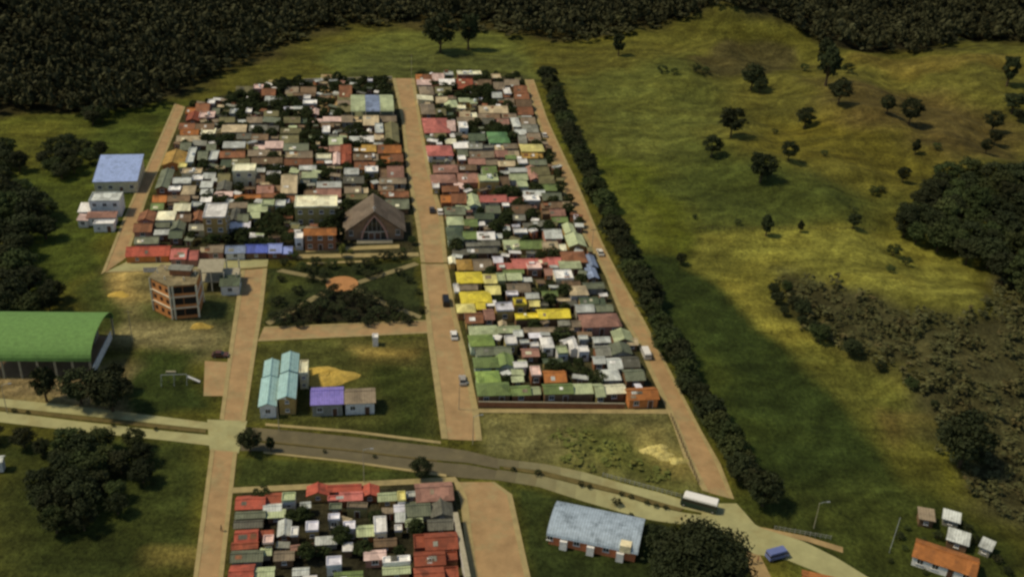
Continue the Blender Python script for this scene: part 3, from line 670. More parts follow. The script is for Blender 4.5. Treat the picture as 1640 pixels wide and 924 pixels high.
HB = '''666 118 692 127 rust_brown gx 3 brick
692 116 710 126 pink_white gx 3.2 brick
711 116 726 122 pale_grey flat 3.2 white
668 129 690 135 pink_white sy 3 white
704 128 728 135 white sy 3 white
732 115 771 121 cream flat 4 brick
732 124 756 137 brick_red gx 3 red
757 126 786 136 brown gx 3 brown
787 120 802 127 beige flat 3 brown
790 130 806 140 taupe gx 3 brown
672 137 694 150 taupe hip 3 brown
697 138 722 146 olive gx 3 grey
668 153 693 160 cream sx 3 cream
674 165 696 181 taupe hip 3 brown
698 154 716 162 beige gx 3 grey
712 159 732 170 pale_green hip 3 grey
735 158 752 163 pale_green sy 3 white
698 172 726 182 olive gx 3 brown
752 160 764 168 pale_green flat 3 white
732 170 746 176 cream flat 3 cream
736 177 764 186 beige gx 3 rose
767 168 812 178 beige gx 3 brown
766 180 800 188 brown gx 3 rose
788 147 803 154 pale_grey gx 3 white
806 142 818 152 white flat 3 white
823 136 843 146 rust_brown gx 3 brown
824 148 846 156 rust_brown gx 3 brown
826 158 850 168 brown gx 3 brown
828 170 852 180 rust_brown gx 3 brick
808 126 830 134 taupe gx 3 grey
808 156 822 166 taupe gx 3 grey
804 181 826 187 taupe gx 3 grey
678 186 718 209 pink_red hip 3.2 white
716 190 728 205 pink_white gx 3 rose
734 197 749 207 white flat 3.8 white
732 187 770 193 taupe gx 3 rose
772 188 790 196 dark_grey gx 3 brown
796 189 814 196 dusty_rose gx 3 brown
820 188 832 202 pale_grey hip 3 white
834 186 856 196 taupe gx 3 grey
836 198 860 208 grey gx 3 grey
824 206 842 213 pale_grey gx 3 white
844 211 864 222 taupe gx 3 rose
830 215 842 226 grey gx 3 rose
782 209 814 226 bright_green hip 3 pale_green
750 212 776 222 dark_green gx 3 grey
680 212 714 219 olive gx 3 ochre
714 224 730 229 cream sy 3 white
684 230 724 246 pink_red hip 3.2 white
727 230 749 236 white sy 3 white
733 238 748 247 grey-green gx 3 grey
750 228 790 236 grey gx 3 grey
792 229 828 236 taupe gx 3 grey
834 229 870 240 pale_yellow hip 3 ochre
836 244 870 251 ochre gx 3 ochre
752 240 790 250 taupe gx 3 brown
793 239 812 248 dusty_rose gx 3 rose
814 240 830 248 beige gx 3 white
733 251 746 258 white flat 3 white
750 252 776 261 dusty_rose gx 3 rose
778 254 796 262 taupe gx 3 grey
798 256 824 264 beige gx 3 grey
829 256 845 264 white flat 3.4 white
810 250 826 254 green sy 3 grey
848 254 874 262 grey-green gx 3 ochre
850 265 878 276 olive gx 3 brown
694 262 732 273 dusty_rose gx 3 brown
690 277 730 290 dusty_rose hip 3 rose
732 262 762 270 brown gx 3 brown
733 275 765 288 dusty_rose gx 3 rose
766 281 798 292 pale_green flat 4.4 ochre
772 264 794 276 green gx 3 pale_green
800 270 844 275 pale_grey sy 3 white
816 277 844 285 pale_green gx 3 white
828 290 845 301 pale_green flat 3.2 white
800 280 814 294 brown gx 3 brown
846 266 862 286 dusty_rose gy 3 grey
862 279 886 290 olive gx 3 grey
864 293 890 303 green gx 3 brown
692 293 704 303 white flat 3 white
708 296 734 304 rust_brown gx 3 brown
728 293 742 302 pink_white sx 3 rose
706 306 746 322 rust_brown gx 3 brick
748 311 767 328 pale_green gy 3.4 pale_green
768 310 838 321 pink_red gx 3.4 cream
838 314 864 323 white flat 3.6 white
838 304 872 311 pale_grey gx 3 grey
868 306 898 318 grey-green gx 3 brown
866 322 900 330 brown gx 3 rust
868 333 904 343 dusty_rose gx 3 brown
712 328 744 341 grey-green gx 3 grey
731 330 752 336 pale_green sx 3 white
804 327 816 332 white flat 3.2 white
778 326 800 338 grey-green gx 3 grey
820 326 850 338 brown gx 3 brown
716 345 742 358 pale_green hip 3 green
744 348 764 360 green gx 3 grey
837 352 882 360 grey gx 3 white
822 342 840 350 grey gx 3 grey
760 340 790 348 dark_green gx 3 grey
764 369 805 380 white gx 3.2 white
822 368 845 375 white flat 3 white
716 362 742 382 dark_green hip 3 pale_green
742 368 762 380 green gx 3 grey
746 384 800 391 dark_grey gx 3 grey
806 382 870 396 green gx 3 ochre
871 364 898 378 pale_grey gx 3 rose
868 384 906 396 beige gx 3 white
903 358 920 372 pale_green gy 3 ochre
908 374 936 392 pale_green gy 3 ochre
884 346 908 354 green gx 3 brown
724 396 796 403 dark_grey gx 3 grey
719 411 729 421 cream gy 3 white
732 414 756 430 ochre hip 3 ochre
758 412 786 428 taupe gx 3 brown
790 409 804 418 lilac_white gx 3 rose
795 411 856 427 pink_red gx 3 brick
843 421 867 432 pink_white flat 3.6 white
858 410 898 422 pink_red gx 3 rose
872 428 884 438 dusty_rose gx 3 brick
900 400 938 417 rust_brown hip 3 brown
938 408 954 426 blue-grey gy 3 grey
940 428 956 444 blue-grey gy 3 grey
896 420 930 428 pale_green sy 3 white
887 434 917 448 white flat 3.4 cream
732 433 772 450 yellow hip 3 ochre
774 436 794 450 pale_yellow gx 3 ochre
795 439 810 452 pale_green flat 3.4 white
812 438 852 448 pale_green sy 3 brown
806 430 838 436 green gx 3 grey
734 454 764 462 taupe gx 3 rose
778 455 800 468 pale_yellow gx 3 white
812 452 848 464 taupe gx 3 brown
810 468 830 475 lilac_white flat 3 white
842 468 862 475 pale_grey gx 3 white
727 456 735 470 white flat 3 white
738 464 786 482 yellow hip 3.2 ochre
732 485 760 498 pale_yellow hip 3 cream
762 480 776 492 yellow gx 3 ochre
776 483 794 488 white sy 3 white
745 498 772 513 rust_brown gx 3 ochre
775 492 790 508 dusty_rose gx 3 rose
793 486 822 499 lilac_white flat 4.2 lilac
822 479 843 490 yellow flat 4.0 ochre
848 480 864 488 pale_yellow gx 3 ochre
824 493 912 507 yellow gx 3.6 brown
868 464 892 472 green gx 3 grey
912 456 940 470 beige hip 3 white
900 448 928 456 brown gx 3 brown
934 450 966 460 grey-green gx 3 grey
928 474 970 484 dark_green gx 3 grey
922 486 950 496 pale_grey gx 3 grey
952 486 980 496 grey-green gx 3 grey
930 500 992 520 dusty_rose hip 3.2 rose
916 512 930 520 taupe gx 3 grey
752 520 796 534 pale_green hip 3 green
752 534 790 551 lime_green hip 3.2 green
797 520 832 530 pale_green gx 3 brown
808 539 828 553 white flat 3.8 white
822 526 836 536 pale_grey gx 3 grey
839 522 920 530 taupe gx 3 brown
848 534 866 540 lilac_white sy 3 grey
867 539 885 555 white hip 3.4 white
912 544 924 558 white gy 3 white
832 546 848 552 pale_grey flat 3 white
836 556 862 568 dusty_rose gx 3 brown
891 556 909 568 pale_green flat 3.4 white
925 556 943 566 white flat 3 white
926 539 942 546 pale_grey flat 3 grey
950 538 976 546 pale_grey gx 3 grey
762 552 818 566 grey-green gx 3 green
759 570 800 586 green hip 3 green
796 566 822 584 green gy 3 green
823 577 843 586 white gx 3.4 white
870 572 900 580 dark_green gx 3 grey
849 588 866 603 pink_white flat 3.4 white
871 590 905 608 orange gx 3 brick
820 592 838 600 pale_green sx 3 white
820 604 838 610 pale_green sy 3 white
763 592 800 610 lime_green hip 3 green
764 610 816 630 green hip 3.2 brown
818 614 866 630 green gx 3 brick
870 612 950 626 green gx 3.4 brown
952 612 966 630 pale_green gx 3 olive
982 528 1012 544 pale_green gy 3 white
1004 540 1020 549 beige gx 3 white
953 551 976 566 grey gx 3 grey
978 549 1010 564 grey-green gy 3 grey
972 571 994 586 pale_grey gx 3 grey
950 568 968 580 pale_grey gx 3 white
997 568 1022 584 dark_grey gx 3 grey
1000 588 1030 606 grey-green gx 3 brown
962 590 992 606 pale_grey hip 3 grey
964 614 1000 626 cream gx 3 white
1004 618 1052 636 orange gx 3.4 orange'''
HC = '''379 790 424 812 red gx 3.2 brick
426 788 450 802 brick_red gx 3 ochre
378 816 424 828 grey-green gx 3 grey
376 830 420 842 dark_grey gx 3 grey
377 846 438 862 red gx 3.2 brick
372 866 412 876 brick_red gx 3 red
371 879 420 896 grey-green gx 3 grey
368 901 405 935 red gx 3.4 red
407 904 438 930 pale_green gx 3.2 pale_green
451 790 474 804 pale_green flat 3.4 white
423 806 450 816 pale_grey gx 3 white
428 818 456 826 pale_green sy 3 white
446 832 465 856 pale_grey gy 3 white
466 845 478 860 white flat 3.8 cream
421 858 439 872 pink_white flat 4 white
418 876 434 886 pale_green gx 3 grey
489 836 511 852 lilac_white flat 3.6 white
525 824 545 834 lilac_white flat 3.4 grey
524 786 580 798 pink_red gx 3.2 brick
492 775 526 790 red gy 3.2 ochre
578 776 606 792 red gy 3.2 brick
526 774 578 784 red gx 3.4 brick
549 836 570 850 lilac_white flat 3.4 white
572 840 598 854 pale_green gx 3 white
598 828 620 855 white flat 4 cream
606 788 634 798 pale_green gx 3 white
636 788 650 804 pale_yellow flat 3.6 white
650 789 668 798 pale_grey flat 3 white
632 806 662 816 lilac_white gx 3 grey
666 770 724 796 dusty_rose gx 3.4 brick
650 800 688 822 grey-green gx 3 grey
690 800 724 824 dark_grey gy 3 grey
650 828 676 840 pale_green gx 3 white
634 822 648 834 pale_grey sy 3 white
632 844 644 850 white flat 3 white
686 828 724 846 dark_grey gx 3 brown
662 850 732 876 brick_red gx 3.6 brick
664 878 734 902 brick_red gx 3.4 brick
664 904 736 935 brick_red gx 3.6 brick
584 878 617 894 pink_white gx 3.4 rose
522 892 548 908 lilac_white flat 3.6 white
506 862 540 868 pale_grey sy 2.8 grey
550 872 564 878 white sy 2.8 white
612 892 658 903 white flat 3.6 white
614 905 656 916 pale_green gx 3 white
470 908 494 918 pale_grey gx 3 grey
486 920 506 935 white gx 3 white
440 880 470 894 taupe gx 3 brown
536 914 580 930 green gx 3 pale_green
600 860 634 872 brown gx 3 brown'''
def parse(txt, block):
    for ln in txt.split('\n'):
        t = ln.split(); px = tuple(float(v) for v in t[:4]); wc = t[7].replace('_', ' ')
        if wc not in WALL: wc = {'green': 'pale green', 'rust': 'brick', 'lilac': 'white'}.get(wc, 'grey')
        hh = (float(t[6])-.6)+random.uniform(-.25, .3)
        if px[2]-px[0] < 26 and random.random() < .0: continue
        sm = (px[2]-px[0])*(px[3]-px[1]) < 150
        if block == 'bottom block': hh -= .45
        if sm: hh = min(hh, 2.45 if px[1] > 160 else hh)-random.uniform(0, .3)
        if sm or random.random() < .5: wc = random.choice(['brown', 'grey', 'brick', 'olive', 'brown', 'ochre']) if wc in ('white', 'grey', 'cream') else wc
        building('house' if not sm else 'small_house', px, t[4].replace('_', ' '), t[5], hh, wc, block=block, cat='house', rich=1 if px[3] > 420 else 0, rot=GR+random.uniform(-.02, .02), group='houses crowded into the town blocks', dd=random.choice((-.3, .1, .5)) if t[5] in ('gx', 'sy') else 0)
parse(HA, 'church block'); parse(HB, 'eastern block'); parse(HC, 'bottom block')

# ---- landmark: church
def church():
    c = P(600, 384); e = EV; w = 18
    root = thing('church', 'brown-roofed church with a tall pointed dark glass arch, facing the plaza', 'church', (c[0], c[1], 0), GR)
    D = 12; hw = w/2; he = 3.6; ha = 10.2
    mb = MB(); zb = -.2
    mb.poly([(-hw, 0, zb), (hw, 0, zb), (hw, 0, he), (0, 0, ha-.25), (-hw, 0, he)]); mb.poly([(hw, D, zb), (-hw, D, zb), (-hw, D, he), (0, D, ha-.25), (hw, D, he)])
    mb.poly([(hw, 0, zb), (hw, D, zb), (hw, D, he), (hw, 0, he)]); mb.poly([(-hw, D, zb), (-hw, 0, zb), (-hw, 0, he), (-hw, D, he)])
    mb.build('wall', mat('church brick', A(138, 106, 74), .9, .2, 1.2, 0, dirt=A(112, 88, 64)), root)
    k = (ha-he)/hw; mb = MB()
    for s in (-1, 1):
        q = [(s*(hw+.7), -1.2, he-.7*k), (s*(hw+.7), D+.5, he-.7*k), (0, D+.5, ha), (0, -1.2, ha)]; mb.slab(q, .25)
    mb.build('roof', mat('church roof', A(98, 82, 62), .75, .2, .9, 0, 'tin', dirt=A(98, 86, 66)), root)
    # pointed arch
    def arch(r, H_, n=9): return [(r*math.cos(t)**.8 if False else r*(1-((i/n)**1.9)), H_*(i/n)) for i, t in enumerate(np.linspace(0, 1.57, n+1))]
    def outline(r, H_):
        a = arch(r, H_); return [(x, z) for x, z in a]+[(-x, z) for x, z in a[::-1][1:]]
    o1 = outline(4.3, 8.6); o2 = outline(3.7, 7.9)
    mb = MB(); n = len(o1)
    for i in range(n-1):
        mb.poly([(o1[i][0], -.35, o1[i][1]), (o1[i+1][0], -.35, o1[i+1][1]), (o2[i+1][0], -.35, o2[i+1][1]), (o2[i][0], -.35, o2[i][1])][::-1])
        mb.poly([(o1[i][0], 0, o1[i][1]), (o1[i+1][0], 0, o1[i+1][1]), (o1[i+1][0], -.35, o1[i+1][1]), (o1[i][0], -.35, o1[i][1])])
    mb.build('arch_frame', mat('rose render', A(168, 124, 100), .9, .1), root)
    mb = MB(); mb.poly([(x, -.06, z) for x, z in o2][::-1]); win = mb.build('window', mat('church glass', (.025, .028, .03, 1), .12, .3, 2, spec=.6), root)
    mb = MB(); mb.box(-4.1, 4.1, -.3, -.1, 2.7, 3.0)
    for x in (-2.0, -.7, .7, 2.0): mb.box(x-.05, x+.05, -.2, -.08, 3, 7.0)
    mb.build('frame', M_METAL, win)
    for x in (-1.0, 1.0):
        o = link('door', door_mesh(1.6, 2.4), root, (x, -.1, 0))
    for s in (-1, 1):
        link('window', win_mesh(1.3, 1.8), root, (s*7.2, -.004, 1.6))
    mb = MB(); mb.box(-.09, .09, -1.1, -.92, ha+.12, ha+1.9); mb.box(-.55, .55, -1.1, -.92, ha+1.1, ha+1.28); mb.build('cross', M_FRAME, root)
    mb = MB(); mb.box(-5.5, 5.5, -2.6, -.4, 0, .18); mb.box(-5.5, 5.5, -2.1, -.4, .182, .36); mb.build('step', M_CONC, root)
    FOOT.append((c[0]+NV[0]*D/2, c[1]+NV[1]*D/2, w+2, D+2, GR)); FOOT.append((c[0]-NV[0]*4, c[1]-NV[1]*4, w+2, 9, GR))
church()
# ---- plain landmark buildings by their roof
def lm(name, label, cat, px, rc, kind, h, wc, rot=GR, sides='', **k): return building(name, px, rc, kind, h, wc, rot, label, cat, sides, 1, **k)
lm('apartment_house', 'tall house with wide bright cream flat roof, left of the church', 'house', (472, 315, 541, 333), 'cream', 'flat', 6.6, 'olive')
lm('house', 'orange-brown two-storey house in front of the wide cream-roofed house', 'house', (487, 363, 538, 374), 'orange', 'gx', 5.4, 'brick')
lm('house', 'small white flat-roofed house squeezed beside the orange-brown house facing the plaza', 'house', (472, 374, 486, 384), 'white', 'flat', 3.6, 'white')
lm('house', 'tall narrow ochre-fronted house with bright white roof above the red-roofed row', 'house', (327, 327, 364, 350), 'white', 'flat', 8.2, 'ochre', sides='e')
lm('house', 'cream two-storey house with bright cream front in the upper church block', 'house', (373, 264, 410, 276), 'cream', 'flat', 5.6, 'cream')
# covered sports court with three-banded roof
def court():
    x0, y0, x1, y1 = 562, 150, 630, 175; h = 5.5
    c = P(596, 163, h+.8); w = np.linalg.norm(P(x0, 163, h)-P(x1, 163, h)); d = abs(P(596, y0, h)[1]-P(596, y1, h)[1])
    root = thing('covered_court', 'sports court roof banded pale green, grey and pale green near the top', 'sports court', (c[0], c[1], 0), GR)
    n = 12
    for i, (a, b, cc) in enumerate(((-.5, -.16, 'pale green'), (-.16, .18, 'blue-grey'), (.18, .5, 'pale green'))):
        mb = MB()
        for j in range(n):
            t0, t1 = math.pi*j/n, math.pi*(j+1)/n
            p = lambda t, x: (x*w, -math.cos(t)*d/2, h+math.sin(t)*1.7)
            mb.slab([p(t0, a), p(t0, b-.004), p(t1, b-.004), p(t1, a)], .12)
        mb.build('roof_band', roofmat(cc), root)
    for sx in (-.48, -.16, .18, .48):
        for sy in (-1, 1):
            mb = MB(); mb.box(sx*w-.18, sx*w+.18, sy*(d/2-.2)-.18, sy*(d/2-.2)+.18, 0, h+.05); mb.build('column', M_CONC, root)
    mb = MB(); mb.box(-w/2, w/2, -d/2, d/2, .03, .12); mb.build('court_floor', mat('court slab', A(104, 104, 70), .9, .15), root)
    FOOT.append((c[0], c[1], w+4, d+9, GR))
court()
# big green vaulted hall on the left
def hall():
    h = 5.0; a = P(-60, 578, h); b = P(146, 579, h); t = P(186, 508, h+3)
    e = (b-a)/np.linalg.norm(b-a); ang = math.atan2(e[1], e[0]); L_ = np.linalg.norm(b-a); nrm = np.array([-e[1], e[0]])
    D = 20.5; cc = (a+b)/2+nrm*D/2
    root = thing('sports_hall', 'large open sports hall with bright green vaulted roof, left edge', 'sports hall', (cc[0], cc[1], 0), ang)
    n = 20; mb = MB(); R_ = 4.6
    pr = [(-D/2*math.cos(math.pi*i/n), h+R_*math.sin(math.pi*i/n)**.9) for i in range(n+1)]
    for i in range(n): mb.slab([(-L_/2, pr[i][0], pr[i][1]), (L_/2, pr[i][0], pr[i][1]), (L_/2, pr[i+1][0], pr[i+1][1]), (-L_/2, pr[i+1][0], pr[i+1][1])], .16)
    mb.build('roof', roofmat('grass green'), root)
    for x in np.linspace(-L_/2+.5, L_/2-.5, 8):
        for y in (-D/2+.3, D/2-.3):
            mb = MB(); mb.box(x-.22, x+.22, y-.22, y+.22, -.2, h+.1); mb.build('column', M_CONC, root)
        mb = MB(); mb.tube([(x, p[0]*.985, p[1]-.45) for p in pr], .14, 5); mb.build('arch_truss', mat('truss steel', A(60, 64, 50), .5, .1), root)
    mb = MB(); mb.box(-L_/2+.8, L_/2-.8, -D/2+1, D/2-1, -.02, .12); mb.build('court_floor', mat('court paint', A(118, 92, 62), .8, .15), root)
    mb = MB(); mb.box(-L_/2+1, L_/2-4, D/2-3.2, D/2-1.2, .12, 1.6, 0); mb.box(-L_/2+1, L_/2-4, D/2-5, D/2-3.205, .12, .8, 0); mb.build('stand', M_CONC, root)
    mb = MB(); mb.box(L_/2-.75, L_/2-.5, -D/2+2, D/2-2, 0, 2.2); mb.build('end_wall', wallmat('white'), root)
    FOOT.append((cc[0], cc[1], L_, D, ang))
hall()
# orange building under construction
def obuild():
    fp = [P(247, 497), P(277, 512), P(319, 508), P(326, 484), P(266, 476)]
    c = sum(fp)/5; loc = [(p-c) for p in fp]; hh = 10.2
    root = thing('orange_building', 'three-storey orange building with bare white concrete frame on the sandy lot', 'building', (c[0], c[1], 0))
    mb = MB(); sh = [p*.985 for p in loc]; mb.prism(sh, -.2, hh-.05); mb.build('wall', mat('orange render', A(196, 124, 66), .9, .15, .8, dirt=A(170, 112, 64)), root)
    for k in range(1, 4):
        mb = MB(); mb.prism([p*1.03 for p in loc], k*hh/3-.14, k*hh/3+.14); wcm = mat('white concrete', A(204, 188, 150), .85, .15); mb.build('floor_slab', wcm if k < 3 else mat('roof slab', A(128, 112, 76), .9, .3, .8, dirt=A(90, 80, 54)), root)
    pts = []
    pts = [loc[1], loc[2], loc[1]*.88+loc[2]*.12, loc[0], loc[3]]
    for p in pts:
        for k in range(3):
            mb = MB(); mb.box(p[0]*1.015-.2, p[0]*1.015+.2, p[1]*1.015-.2, p[1]*1.015+.2, k*hh/3+.145, (k+1)*hh/3-.145); mb.build('column', MATS['white concrete'], root)
    for (i, n) in ((0, 3), (1, 2)):
        p, q = loc[i], loc[(i+1) % 5]; ang = math.atan2(*(q-p)[::-1])
        for k in range(3):
            for j in range(n):
                m = p*.985+(q-p)*.985*((j+.5)/n); nn = np.array([math.sin(ang), -math.cos(ang)])*.01
                
                if i == 0:
                    mb = MB(); mb.box(-.5, .5, -.06, .02, 0, 1.1); o = mb.build('window', M_DARK, root); o.location = (m[0]+nn[0], m[1]+nn[1], k*hh/3+1.1); o.rotation_euler.z = ang
                else:
                    mb = MB(); mb.box(-1.6, 1.6, -.03, .02, 0, 2.0); o = mb.build('window', M_DARK, root); o.location = (m[0]+nn[0], m[1]+nn[1], k*hh/3+.95); o.rotation_euler.z = ang  # flat dark panel, its colour stands for the shade inside an open room
    mb = MB()
    for x, y in ((-5, 1), (-2, -2.4), (3, -2.2), (5, 1.5), (-3.5, 3)): mb.box(x-.15, x+.15, y-.15, y+.15, hh+.145, hh+1.2)
    mb.build('column_stub', wcm, root)
    mb = MB(); mb.box(-1.5, 4, .2, 2.6, hh+.15, hh+1.9); mb.build('roof_room', wallmat('brick'), root)
    mb = MB(); mb.box(-1.9, 4.4, -.2, 3.0, hh+1.91, hh+2.05); mb.build('roof', roofmat('grey'), root)
    FOOT.append((c[0], c[1], 16, 12, GR))
obuild()
def frame_building():
    c = P(352, 452, 4.5); c = P(350, 468)+NV*4.5
    root = thing('unfinished_building', 'half-built concrete frame with grey decks beside the orange building', 'building', (c[0], c[1], 0), GR)
    W, D = 11, 8
    for k in (1, 2):
        mb = MB(); mb.box(-W/2, W/2 if k == 1 else W/2-4, -D/2, D/2, 3*k-.13, 3*k+.13); mb.build('floor_slab', M_CONC, root)
    for x in np.linspace(-W/2+.3, W/2-.3, 4):
        for y in (-D/2+.3, D/2-.3):
            mb = MB(); mb.box(x-.17, x+.17, y-.17, y+.17, 0, 2.86); mb.box(x-.17, x+.17, y-.17, y+.17, 3.14, 5.85); mb.build('column', MATS['white concrete'], root)
    mb = MB(); mb.box(-W/2+.6, W/2-.6, D/2-.9, D/2-.7, 0, 2.86); mb.build('wall', wallmat('brick'), root)
    c2 = P(368, 452, 3)
    FOOT.append((c[0], c[1], W, D, GR))
frame_building()
lm('house', 'dark green roofed house at the corner beside the half-built frame', 'house', (354, 436, 384, 454), 'dark green', 'gx', 3.2, 'white', sides='e')
# turquoise school
def compound(name, label, cat, parts, rot=GR):
    x0, y0, x1, y1 = parts[0][0]; c = P((x0+x1)/2, (y0+y1)/2, parts[0][3]); root = thing(name, label, cat, (c[0], c[1], 0), rot)
    for px, rc, kind, h, wc in parts:
        x0, y0, x1, y1 = px; hz = h+.7; p = P((x0+x1)/2, (y0+y1)/2, hz); w = np.linalg.norm(P(x0, (y0+y1)/2, hz)-P(x1, (y0+y1)/2, hz))-.6; d = abs(P((x0+x1)/2, y0, hz)[1]-P((x0+x1)/2, y1, hz)[1])-.5
        dlt = p-c; ca, sa = math.cos(-rot), math.sin(-rot); lx, ly = dlt[0]*ca-dlt[1]*sa, dlt[0]*sa+dlt[1]*ca
        n0 = len(root.children)
        wl = add_wall(root, w, d, h, kind, wallmat(wc)); rf = add_roof(root, w, d, h, kind, rc)
        before = set(root.children); openings(root, w, d, h, 1)
        for ch in [wl, rf]+[q for q in root.children if q not in before]: ch.location = (ch.location[0]+lx, ch.location[1]+ly, ch.location[2])
        FOOT.append((p[0], p[1], w+.6, d+.6, rot))
    return root
compound('school', 'long building with two pale turquoise roofs and cream annex below the plaza', 'building',
         [((416, 600, 445, 646), 'turquoise', 'gy', 3.6, 'white'), ((422, 573, 446, 599), 'turquoise', 'gy', 4.0, 'white'), ((446, 594, 475, 634), 'turquoise', 'gy', 4.8, 'ochre'),
          ((450, 562, 478, 592), 'turquoise', 'gy', 5.2, 'white'), ((478, 574, 495, 596), 'cream', 'flat', 4.4, 'cream')])
compound('clinic', 'low building, half purple roof and half brown, on the lawn below plaza', 'building',
         [((498, 615, 550, 643), 'purple', 'gx', 3.6, 'grey'), ((551, 617, 601, 641), 'taupe', 'gx', 3.5, 'white')])
# west side houses
lm('farmhouse', 'cream house under a large pale blue roof outside the western street', 'house', (156, 252, 224, 286), 'sky blue', 'sy', 4.2, 'cream', rot=GR+.03)
lm('house', 'white house with pale flat roof just below the large blue-roofed one', 'house', (145, 309, 195, 324), 'pale grey', 'flat', 5.2, 'white')
lm('shed', 'low white shed with rose-brown roof in front of the white western house', 'shed', (140, 340, 186, 348), 'dusty rose', 'sy', 2.8, 'white')
lm('shed', 'tiny white lean-to at the left end of the western white houses', 'shed', (126, 343, 142, 353), 'pink white', 'sx', 2.5, 'white')
lm('shed', 'white shed at the left of the white western house', 'shed', (128, 326, 146, 338), 'white', 'sy', 2.6, 'white')
lm('shed', 'low white store right at the foot of the white western houses', 'shed', (150, 354, 184, 361), 'white', 'flat', 2.4, 'white')
lm('porch', 'red-brown porch roof below the large pale blue roof', 'porch', (160, 288, 206, 294), 'rust brown', 'sy', 3.0, 'cream')
# kiosk and farm at the lower right
lm('kiosk', 'tiny white kiosk on the pavement below the plaza', 'kiosk', (596, 536, 606, 543), 'white', 'flat', 2.4, 'white')
RF = -math.radians(33)
def oblique(name, label, p0, p1, dep, h, rc, wc, kind='gx', cat='house'):
    a, b = P(*p0), P(*p1); ang = math.atan2(*(b-a)[::-1]); L_ = np.linalg.norm(b-a); n = np.array([-math.sin(ang), math.cos(ang)]); c = (a+b)/2+n*dep/2
    root = thing(name, label, cat, (c[0], c[1], float(hgt(*c))), ang)
    add_wall(root, L_, dep, h, kind, wallmat(wc)); add_roof(root, L_, dep, h, kind, rc); openings(root, L_, dep, h, 1)
    FOOT.append((c[0], c[1], L_, dep, ang)); return root
oblique('farmhouse', 'long orange-roofed farmhouse alone in the lower right pasture', (1459, 904), (1556, 937), 5.6, 2.5, 'orange', 'white')
oblique('shed', 'pale-roofed outbuilding behind the lone orange-roofed farmhouse', (1514, 876), (1545, 886), 3.2, 2.3, 'pale grey', 'brown', 'sy', 'shed')
oblique('shed', 'pale grey shed at the right end of the orange farmhouse', (1566, 886), (1582, 893), 2.6, 2.1, 'pale grey', 'grey', 'sy', 'shed')
oblique('shed', 'pale-roofed shelter uphill of the farm yard', (1508, 840), (1532, 847), 2.6, 1.9, 'pale grey', 'grey', 'sy', 'shed')
oblique('shed', 'low taupe pen roof at the top left of the farm yard', (1470, 842), (1492, 846), 3, 2.2, 'taupe', 'brown', 'sy', 'shed')
oblique('house', 'orange-roofed house cut by the bottom edge near the avenue', (1280, 964), (1346, 980), 6, 2.8, 'orange', 'ochre')
def silver():
    h = 2.5; a = P(886, 872); b = P(1008, 898); ang = math.atan2(*(b-a)[::-1]); L_ = np.linalg.norm(b-a)+3; D = 9.6; n_ = np.array([-math.sin(ang), math.cos(ang)]); c = (a+b)/2+n_*D/2
    root = thing('silver_hall', 'brick hall with curved silver metal roof below the avenue', 'building', (c[0], c[1], 0), ang)
    n = 12; R_ = 2.0; mb = MB(); pr = [(-(D/2+.5)*math.cos(math.pi*i/n), h+R_*math.sin(math.pi*i/n)) for i in range(n+1)]
    for i in range(n): mb.slab([(-L_/2, *pr[i]), (L_/2, *pr[i]), (L_/2, *pr[i+1]), (-L_/2, *pr[i+1])], .12)
    mb.build('roof', roofmat('silver'), root)
    mb = MB(); mb.box(-L_/2+.5, L_/2-.5, -D/2, D/2, -.2, h); mb.build('wall', mat('painted brick', A(186, 104, 62), .9, .15, 1, dirt=A(160, 100, 66)), root)
    for x in (-L_/2+.55, L_/2-.55):
        mb = MB(); q = [(x, p[0]*.96, p[1]-.1) for p in pr]; mb.poly(q if x > 0 else q[::-1]); mb.build('gable', wallmat('white'), root)
    for x in (-7, -1.5, 4.5):
        link('window', win_mesh(1.3, 1.25), root, (x-1.6, -D/2-.003, 1.1))
        mb = MB(); mb.box(x+.6, x+2.1, -D/2-1.0, -D/2-.004, 0, 2.2); mb.build('porch', wallmat('white'), root)
    mb = MB(); mb.box(5.6, 7.8, -D/2-.5, -1, h-.2, h+1.5); mb.build('dormer', wallmat('cream'), root)
    FOOT.append((c[0], c[1], L_, D, ang))
silver()
lm('shed', 'small white shed between the avenue and the silver-roofed hall', 'shed', (1004, 830, 1028, 838), 'white', 'sy', 2.4, 'white', rot=-.3)
lm('house', 'tiny pale house on the left edge below the avenue', 'house', (-14, 728, 4, 738), 'pale grey', 'gx', 3, 'white')
